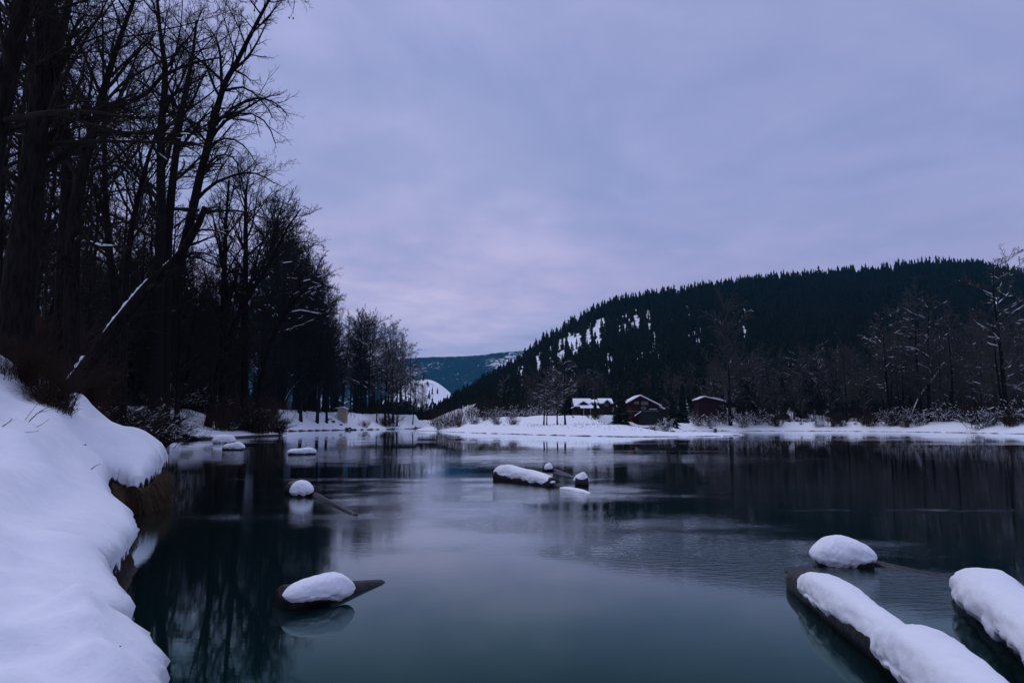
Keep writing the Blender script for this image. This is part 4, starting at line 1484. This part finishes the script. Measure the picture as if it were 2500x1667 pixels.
    V, Fc = [], []
    extr(V, Fc, slab((X(1543), zz(1016)), (X(1558), zz(1006)), .12), 'y', -3.2, -2.4)
    obj('stairs', mesh_py('stairs', V, Fc, [M['snow']]), h2)

    D3 = 236.0; m3 = D3 / F
    zb = Hs((1735 - 1250) / F * D3, D3) - .2
    zz = lambda py: CH + (HZ - py) / F * D3 - zb
    X = lambda px: (px - 1735) * m3
    h3 = building('house', 'low reddish house with a shallow snowy roof half hidden by shrubs', 'house', 1735, D3, zb)
    part('wall', h3, 'redwall', extrs=[([(X(1704), -1), (X(1765), -1), (X(1765), zz(979)), (X(1720), zz(970)), (X(1704), zz(975.5))], 'y', 0, 6)])
    part('roof', h3, 'snow', extrs=[(slab((X(1700), zz(976.5)), (X(1718), zz(969)), .22), 'y', -.8, 6.5), (slab((X(1718) + .001, zz(969)), (X(1740), zz(974)), .3), 'y', -.8, 6.5),
                                    (slab((X(1740) + .001, zz(974)), (X(1770), zz(981)), .5), 'y', -.8, 6.5)])
    # shed on the left bank
    D4 = 260.0; m4 = D4 / F
    zb = CH + (HZ - 1014) / F * D4
    zz = lambda py: CH + (HZ - py) / F * D4 - zb
    X = lambda px: (px - 834) * m4
    gz = Hs((834 - 1250) / F * D4, D4)
    h4 = building('shed', 'small tan shed with a snowy roof on the left bank', 'shed', 834, D4, zb)
    low = min(gz - zb - .4, -.3)
    part('wall', h4, 'tan', extrs=[([(X(826), low), (X(847), low), (X(847), zz(997)), (X(840), zz(994.5)), (X(826), zz(997))], 'y', 0, 2.6)])
    part('roof', h4, 'snow', extrs=[(slab((X(821), zz(996.6)), (X(838), zz(994)), .16), 'y', -.15, 2.9), (slab((X(838) + .001, zz(994)), (X(848), zz(998)), .16), 'y', -.15, 2.9)])
    part('door', h4, 'trim', boxes=[(X(829), X(835), -.05, -.004, low + .1, zz(1000))])
    # lone cabin high on the hill: only its snowy gable edge shows
    D5 = 560.0
    xx = (1839 - 1250) / F * D5; zg = Hs(xx, D5)
    ztop = CH + (HZ - 756) / F * D5
    h5 = building('cabin', 'tiny lone cabin roof edge white with snow high on the wooded hill', 'cabin', 1839, D5, zg)
    t = ztop - zg if ztop > zg + 4 else 9.0
    part('wall', h5, 'darkwall', extrs=[([(-2.0, -1), (2.0, -1), (2.0, t - 1.0), (0, t - .1), (-2.0, t - 1.0)], 'y', 0, 6)])
    part('roof', h5, 'snow', extrs=[(slab((-2.5, t - 1.1), (0, t), .3), 'y', -.6, 6.5), (slab((.001, t), (2.5, t - 1.1), .3), 'y', -.6, 6.5)])


houses()


# ------------------------------------------------------------------ rocks
def blob(g, sx, sy, sz, n=10, m=7, rough=.25):
    """closed uneven stone, made of a ring lattice"""
    V = [(0, 0, sz)]; 
    for i in range(1, m):
        th = math.pi * i / m
        for j in range(n):
            a = 2 * math.pi * j / n
            k = 1 + rough * g.normal() * .5
            V.append((sx * math.sin(th) * math.cos(a) * k, sy * math.sin(th) * math.sin(a) * k, sz * math.cos(th) * (1 + rough * .4 * g.normal())))
    V.append((0, 0, -sz))
    Fc = [(0, 1 + j, 1 + (j + 1) % n) for j in range(n)]
    for i in range(m - 2):
        for j in range(n):
            a = 1 + i * n + j; b = 1 + i * n + (j + 1) % n
            Fc.append((a, a + n, b + n, b))
    l = 1 + (m - 2) * n
    Fc += [(l + j, len(V) - 1, l + (j + 1) % n) for j in range(n)]
    return V, Fc


def rocks():
    g = np.random.default_rng(91)
    protos = [mesh_py('rock', *blob(g, 1, .8, .6), [M['rock']], smooth=False) for _ in range(5)]

    def rk(px, D, w, lab, grp=None, dz=0.0, h=1.0):
        x = (px - 1250) / F * D; z = Hs(x, D)
        o = obj('rock', protos[int(g.integers(5))], loc=(x, D, z + dz))
        o.scale = (w, w * .9, w * h); o.rotation_euler = (0, 0, g.random() * 6)
        tag(o, lab, 'rock', grp)
    for i in range(26):
        px = 1385 + 120 * g.random(); D = 168 + 12 * g.random()
        rk(px, D, .15 + .22 * g.random(), 'dark stone showing through the snow slope below the dark cabin', 'stones below the dark cabin')
    for i in range(34):
        px = 1560 + 360 * g.random(); 
        c = shoreD(px) if px > 1660 else 158
        rk(px, c + 1.2 * g.random(), .3 + .4 * g.random(), 'dark boulder along the waterline of the right bank', 'boulders at the right waterline', h=.8)
    for px, D, w, lab in [(378, 79, 1.1, 'dark boulder at the left end of the far snow shelf'), (404, 76.5, 1.2, 'squarish dark boulder standing in the water beside the snow shelf'),
                          (440, 81, .6, 'dark rock under the snow edge of the middle bank')]:
        rk(px, D, w, lab, dz=.1, h=1.3)
    for i in range(22):
        px = 800 + 150 * g.random()
        rk(px, 250 + 5 * g.random(), .5 + .5 * g.random(), 'dark rock in the broken bank by the shed', 'rocks below the shed', h=.6, dz=.2)
    for i in range(20):
        px = 1700 + 700 * g.random()
        c = shoreD(px)
        rk(px, c + 1.0, .2 + .3 * g.random(), 'small dark stone at the foot of the right snow bank', 'small stones at the right bank', h=.8)
    # cut earth under the snow shelf
    k = 0
    for px in np.arange(455, 540, 7.0):
        c = np.interp(px, [455, 540], [86, 90])
        rk(px, c, .55 + .3 * g.random(), 'clod of dark earth under the edge of the left snow shelf', 'earth clods under the snow shelf', h=.45, dz=.15)


rocks()


# ------------------------------------------------------------------ snow-capped logs in the water
def log_mesh(A, B, ra, rb, g, n=34, sides=18, cut=True):
    A = np.array(A, float); B = np.array(B, float)
    t = np.linspace(0, 1, n)
    T = unit(B - A)
    side = unit(np.cross(T, [0, 0, 1.0])); up = np.cross(side, T)
    th = np.arange(sides) / sides * 2 * np.pi
    L = np.linalg.norm(B - A)
    V = []
    for i, tt in enumerate(t):
        r = ra + (rb - ra) * tt
        c = A + (B - A) * tt
        rr = r * (1 + .09 * fbm(th * 1.2 + 3, np.full(sides, tt * L * 1.5 + 3), 3, ra * 40) + .10 * fbm(np.cos(th) * 6, np.full(sides, tt * L * .6) + np.sin(th) * 5, 2))
        if i in (0, n - 1):
            rr = rr * .9
        V.append(c + rr[:, None] * (np.cos(th)[:, None] * side + np.sin(th)[:, None] * up))
    V = np.concatenate(V)
    Fc = []
    for i in range(n - 1):
        for j in range(sides):
            a = i * sides + j; b = i * sides + (j + 1) % sides
            Fc.append((a, b, b + sides, a + sides))
    Fc.append(tuple(range(sides - 1, -1, -1))); Fc.append(tuple(range((n - 1) * sides, n * sides)))
    return mesh_py('log', V, Fc, [M['wood']], smooth=True)


def cap_mesh(A, B, w, h, g, seed, lumps=None, n=110, sides=44, expo=2.6, base=0.0):
    """snow pillow along A-B. w half width, h height; lumps: [(t, width gain, height gain, sigma)]"""
    A = np.array(A, float); B = np.array(B, float)
    T = unit(B - A); side = unit(np.cross(T, [0, 0, 1.0])); up = np.array([0, 0, 1.0])
    L = np.linalg.norm(B - A)
    u = np.linspace(-1, 1, n)
    u = np.sign(u) * (1 - (1 - np.abs(u)) ** 1.6)      # finer at the ends
    V = []
    th = np.linspace(-.28 * np.pi, 1.28 * np.pi, sides)
    for q in u:
        env = max(1 - abs(q) ** expo, 0) ** (1 / 2.2)
        t = (q + 1) / 2
        ww, hh = w, h
        for (lt, lw, lh, sg) in (lumps or []):
            e = math.exp(-((t - lt) / sg) ** 2); ww *= 1 + lw * e; hh *= 1 + lh * e
        c = A + (B - A) * t
        s_ = np.sin(th)
        xs = ww * env * np.sign(np.cos(th)) * np.abs(np.cos(th)) ** .9
        zs = np.where(s_ > 0, hh * (.35 + .65 * env) * env * s_ ** .95 if True else 0, ww * .55 * env * s_)
        d = fbm(th * 1.1 + seed, np.full(sides, t * L * 2.2 + seed), 3) * .10 + fbm(th * 2.6 + seed, np.full(sides, t * L * 9 + seed), 3) * .13 * np.clip(.75 - s_, 0.1, 1.4) + fbm(th * 6 + seed, np.full(sides, t * L * 26 + seed), 2) * .035
        drip = .30 * ww * fbm(np.full(sides, t * L * 8.0 + seed * 2), np.sign(np.cos(th)) * 3 + seed, 3) * np.clip(.25 - s_, 0, 1)
        k = 1 + d * 1.3
        V.append(c + (xs * k)[:, None] * side + (zs * k + drip + base)[:, None] * up)
    V = np.concatenate(V)
    Fc = []
    for i in range(n - 1):
        for j in range(sides):
            a = i * sides + j; b = i * sides + (j + 1) % sides
            Fc.append((a, a + sides, b + sides, b))
    Fc.append(tuple(range(sides))); Fc.append(tuple(range(n * sides - 1, (n - 1) * sides - 1, -1)))
    return mesh_py('snow_cap', V, Fc, [M['snow']], smooth=True)


def log_thing(label, logs, caps, seed, name='snowy_log'):
    g = np.random.default_rng(seed)
    base = np.array(logs[0][0], float); base[2] = 0
    e = bpy.data.objects.new(name, None); COL.objects.link(e); e.location = tuple(base)
    tag(e, label, 'log')
    for A, B, ra, rb in logs:
        obj('wood', log_mesh(np.array(A) - base, np.array(B) - base, ra, rb, g), e)
    for c in caps:
        A, B, w, h = c[:4]
        kw = c[4] if len(c) > 4 else {}
        obj('snow_cap', cap_mesh(np.array(A) - base, np.array(B) - base, w, h, g, seed * 1.7 + w, **kw), e)
    return e


def W(px, py, z=0.0):
    return P(px, py, z=z)


log_thing('dark log end rising from the water with a smooth snow pillow, nearest the left bank',
          [(W(690, 1470, .05), W(930, 1437, -.08), .17, .11)],
          [(W(692, 1456, .14), W(864, 1432, .12), .145, .135, dict(expo=3.2, lumps=[(.72, .1, .28, .3)]))], 101)
log_thing('round snow cap on a stump with a wet log trailing to the lower right',
          [(W(712, 1198, .06), W(770, 1208, .0), .28, .22), (W(745, 1204, -.04), W(868, 1266, -.07), .15, .10)],
          [(W(708, 1196, .16), W(765, 1196, .16), .25, .20, dict(expo=2.8, lumps=[(.45, 0, .2, .4)]))], 102)
log_thing('long thin snow-covered log lying flat in midstream off the left bank',
          [(W(704, 1104, .08), W(770, 1103, .08), .22, .22)], [(W(702, 1103, .2), W(772, 1101, .2), .24, .19, dict(expo=5, lumps=[(.75, 0, .4, .25)]))], 103)
log_thing('wedge of snow on a rock-like stump just off the far left snow shelf',
          [(W(546, 1093, .08), W(596, 1093, .08), .3, .3)], [(W(543, 1091, .22), W(598, 1091, .22), .34, .27, dict(expo=3, lumps=[(.75, 0, .5, .3)]))], 104)
log_thing('flat snow hump touching the far left snow shelf',
          [(W(524, 1077, .1), W(570, 1077, .1), .4, .4)], [(W(519, 1076, .25), W(574, 1075, .25), .6, .62, dict(expo=3.5))], 105)
log_thing('long bolster of snow on a thick log in midstream, sloping down to the right',
          [(W(1218, 1163, .08), W(1352, 1186, .02), .27, .24), (W(1340, 1188, -.04), W(1385, 1200, -.09), .2, .14)],
          [(W(1210, 1150, .24), W(1352, 1178, .12), .26, .26, dict(expo=4.2, lumps=[(.18, .05, .2, .25)])),
           (W(1368, 1190, .02), W(1440, 1204, .0), .12, .07, dict(expo=2.5))], 106)
log_thing('tiny snow cap behind the right end of the long snow bolster',
          [(W(1330, 1146, .05), W(1350, 1146, .03), .15, .15), (W(1345, 1149, -.05), W(1405, 1170, -.07), .14, .09)],
          [(W(1328, 1142, .12), W(1350, 1142, .12), .15, .17, dict(expo=2.6, lumps=[(.6, 0, .2, .3)]))], 107)
log_thing('pointed snow cap on a stump right of the long snow bolster',
          [(W(1404, 1180, .06), W(1436, 1180, .06), .19, .19)],
          [(W(1399, 1173, .14), W(1438, 1173, .14), .19, .21, dict(expo=2.6, lumps=[(.7, 0, .3, .25)]))], 108)
log_thing('broad domed snow cap on a stump in the right foreground water',
          [(W(1994, 1370, .02), W(2128, 1378, .01), .21, .19), (W(2110, 1386, -.075), W(2325, 1427, -.08), .13, .088)],
          [(W(1976, 1350, .13), W(2140, 1358, .12), .26, .20, dict(expo=2.8, lumps=[(.38, .05, .22, .32)]))], 109)
_a, _b = W(1955, 1420, .06), W(2560, 1850, .16)
log_thing('long log running towards the viewer under two joined humps of snow, lower right',
          [(_a, _b, .19, .20), (W(1930, 1400, -.03), W(2060, 1476, .0), .09, .08)],
          [(W(1962, 1416, .16), W(2275, 1622, .22), .165, .19, dict(expo=3.4, lumps=[(.25, .12, .15, .3), (.75, -.15, -.2, .2)])),
           (W(2150, 1553, .20), W(2560, 1830, .29), .19, .20, dict(expo=3.0, lumps=[(.36, .12, .3, .22)]))], 110)
log_thing('thick log at the right edge carrying one smooth deep bolster of snow',
          [(W(2372, 1440, .06), W(2800, 1780, .14), .22, .22)],
          [(W(2362, 1420, .18), W(2800, 1745, .30), .26, .22, dict(expo=5.0, lumps=[(.12, .05, .2, .2)]))], 111)


# ------------------------------------------------------------------ small things on the near bank
def twigs():
    g = np.random.default_rng(121)

    def twig(label, pts, z, r=.004, kids=True, name='twig'):
        Q = []
        for (a, b) in pts:
            Q.append((a, b))
        p0 = np.array(pts[0]); 
        w0 = ground_hit(*pts[0])
        D = w0[1]
        w = [P(a, b, d=D - .1 * i) for i, (a, b) in enumerate(pts)]
        w[0] = w0 - np.array([0, 0, .05])
        base = w0.copy()
        L = catmull(w, 7)[None] - base
        R = np.linspace(r, r * .4, 7)[None]
        ps = [tubes(L, R, 5)]
        if kids:
            a2, r2 = grow(g, L, R, 5, .3, .95, 35, 8, .35, .05, 4, (.02, 0), .08, .6, up=.3, rmin=.0015)
            ps.append(tubes(a2, r2, 4))
        V, Fq = join(ps)
        o = obj(name, mesh_np('twig', V, Fq, [M['brush']]), loc=tuple(base))
        tag(o, label, 'twig')

    twig('forked bare twig standing in the snow near the left edge', [(65, 1028), (90, 1010), (115, 995), (145, 983)], 0, .009)
    twig('upright thin stem beside the forked twig in the snow', [(108, 1000), (107, 985), (104, 966)], 0, .005, kids=False)
    twig('straight thin twig slanting left of the forked one', [(59, 1022), (80, 1000), (100, 975)], 0, .005, kids=False)
    twig('branched twig lying at the very left edge of the snow', [(0, 1038), (15, 1035), (22, 1030), (30, 1022)], 0, .008)
    twig('low twig curving flat over the snow right of the leftmost', [(75, 1042), (100, 1037), (120, 1023)], 0, .006, kids=False)
    twig('long flat twig lying on the snow at lower left of the forked one', [(25, 1055), (60, 1056), (95, 1052)], 0, .006, kids=False)
    twig('short dark stick lying alone on the snow slope', [(218, 1143), (232, 1138), (246, 1132)], 0, .008, kids=False, name='stick')
    for px, py, lab in [(207, 1089, 'small dark curled leaf on the snow slope'), (187, 1001, 'tiny dark leaf near the brush on the crest'),
                        (306, 1564, 'black leaf scrap low on the near snow'), (292, 1581, 'smaller leaf scrap beside the black one')]:
        w = ground_hit(px, py)
        s = .0035 * w[1] * .8
        V = [(-s, 0, .01), (0, -s * .5, s * .5), (s, 0, .008), (0, s * .5, s * .7), (s * .2, 0, s * 1.1)]
        o = obj('dead_leaf', mesh_py('leaf', V, [(0, 1, 4), (1, 2, 4), (2, 3, 4), (3, 0, 4)], [M['brush']]), loc=tuple(w))
        tag(o, lab, 'leaf')

    # dry grass hanging under the snow lip of the hump
    n = 5200
    t = g.random(n)
    edge = np.array(lip[44:65])
    seg = t * (len(edge) - 1); i = np.minimum(seg.astype(int), len(edge) - 2); f = (seg - i)[:, None]
    q = edge[i] * (1 - f) + edge[i + 1] * f
    dirv = edge[i + 1] - edge[i]; nrm = np.stack([dirv[:, 1], -dirv[:, 0]], 1); nrm /= np.linalg.norm(nrm, axis=1, keepdims=True)
    top = near_top(q[:, 0], q[:, 1]) * .8
    z0 = top - .18 - .25 * g.random(n) ** 2
    outw = .02 + .07 * g.random(n)
    Pn = np.zeros((n, 4, 3))
    Pn[:, 0] = np.stack([q[:, 0] - nrm[:, 0] * .04, q[:, 1] - nrm[:, 1] * .04, z0], 1)
    L = .35 + .45 * g.random(n)
    sw = .12 * g.normal(size=(n, 2))
    for k in range(1, 4):
        fr = k / 3
        Pn[:, k, 0] = Pn[:, 0, 0] + nrm[:, 0] * outw * (1.6 * fr) + sw[:, 0] * fr
        Pn[:, k, 1] = Pn[:, 0, 1] + nrm[:, 1] * outw * (1.6 * fr) + sw[:, 1] * fr * .6
        Pn[:, k, 2] = z0 + .05 * np.sin(fr * 3.14) - L * fr ** 1.5
    R = np.full((n, 4), .006) * np.array([1, .9, .7, .3])
    V, Fq = tubes(Pn, R, 3)
    tag(obj('dry_grass', mesh_np('hanging_grass', V, Fq, [M['straw']])), 'brown dry grass hanging below the snow lip of the near hump', 'grass', kind='stuff')

    # overhanging twig ends of a near tree at the top of the picture
    D = 7.0
    sets = [[(700, -120), (720, -40), (716, 25), (708, 42)], [(690, -100), (700, -20), (704, 5), (711, 18)],
            [(640, -150), (560, -60), (552, 20), (520, 45), (495, 42)], [(480, -90), (520, -30), (525, 0), (515, 8), (495, -3)],
            [(640, -90), (628, -15), (622, 15), (622, 28)], [(570, -40), (585, 2), (600, 6)]]
    limb = [P(a, b, d=D) for a, b in [(150, -560), (350, -330), (560, -160), (720, -120), (800, -130)]]
    base = limb[0].copy()
    ps = []
    Lm = catmull(limb, 10)[None] - base
    ps.append(tubes(Lm, np.linspace(.05, .012, 10)[None], 6))
    for s_ in sets:
        q = np.array([P(a, b, d=D + .1) for a, b in s_]) - base
        C = catmull(q, 8)[None]
        R = np.linspace(.006, .002, 8)[None]
        ps.append(tubes(C, R, 4))
        a2, r2 = grow(g, C, R, 6, .3, 1, 45, 10, .10, .03, 3, (0, -.02), .1, .7, rmin=.0015)
        ps.append(tubes(a2, r2, 3))
    for (a, b) in [(627, 4), (621, 26), (706, 44), (716, 45), (491, 51)]:
        c = P(a, b, d=D + .1) - base
        q = np.array([c + [0, 0, .012], c, c - [0, 0, .014]])[None]
        ps.append(tubes(q, np.array([[.002, .010, .002]]), 5))
    V, Fq = join(ps)
    o = obj('overhanging_branch', mesh_np('overhanging_branch', V, Fq, [M['twig']]), loc=tuple(base))
    tag(o, 'thin drooping branch with buds hanging in at the top edge right of the grove', 'branch')


def ground_hit(px, py):
    r = ray(px, py)
    d = np.linspace(2.5, 40, 1500)
    pts = np.array([0, 0, CH])[None] + r[None] * (d / r[1])[:, None]
    z = H(pts[:, 0], pts[:, 1])[0] + .04
    k = np.argmax(pts[:, 2] < z)
    return np.array([pts[k, 0], pts[k, 1], z[k]])


twigs()


# ------------------------------------------------------------------ air
def haze():
    V, Fc = [], []
    box(V, Fc, -5950, 5950, -320, 5950, -2.7, 640)
    m = bpy.data.materials.new('haze_air'); m.use_nodes = True
    t = m.node_tree; t.nodes.clear()
    o = N(t, 'ShaderNodeOutputMaterial')
    v = N(t, 'ShaderNodeVolumePrincipled')
    v.inputs['Color'].default_value = (0.08, 0.55, 0.95, 1)
    v.inputs['Density'].default_value = 0.00005
    lk(t, v.outputs[0], o.inputs['Volume'])
    tag(obj('haze', mesh_py('haze', V, Fc, [m])), kind='stuff')


haze()
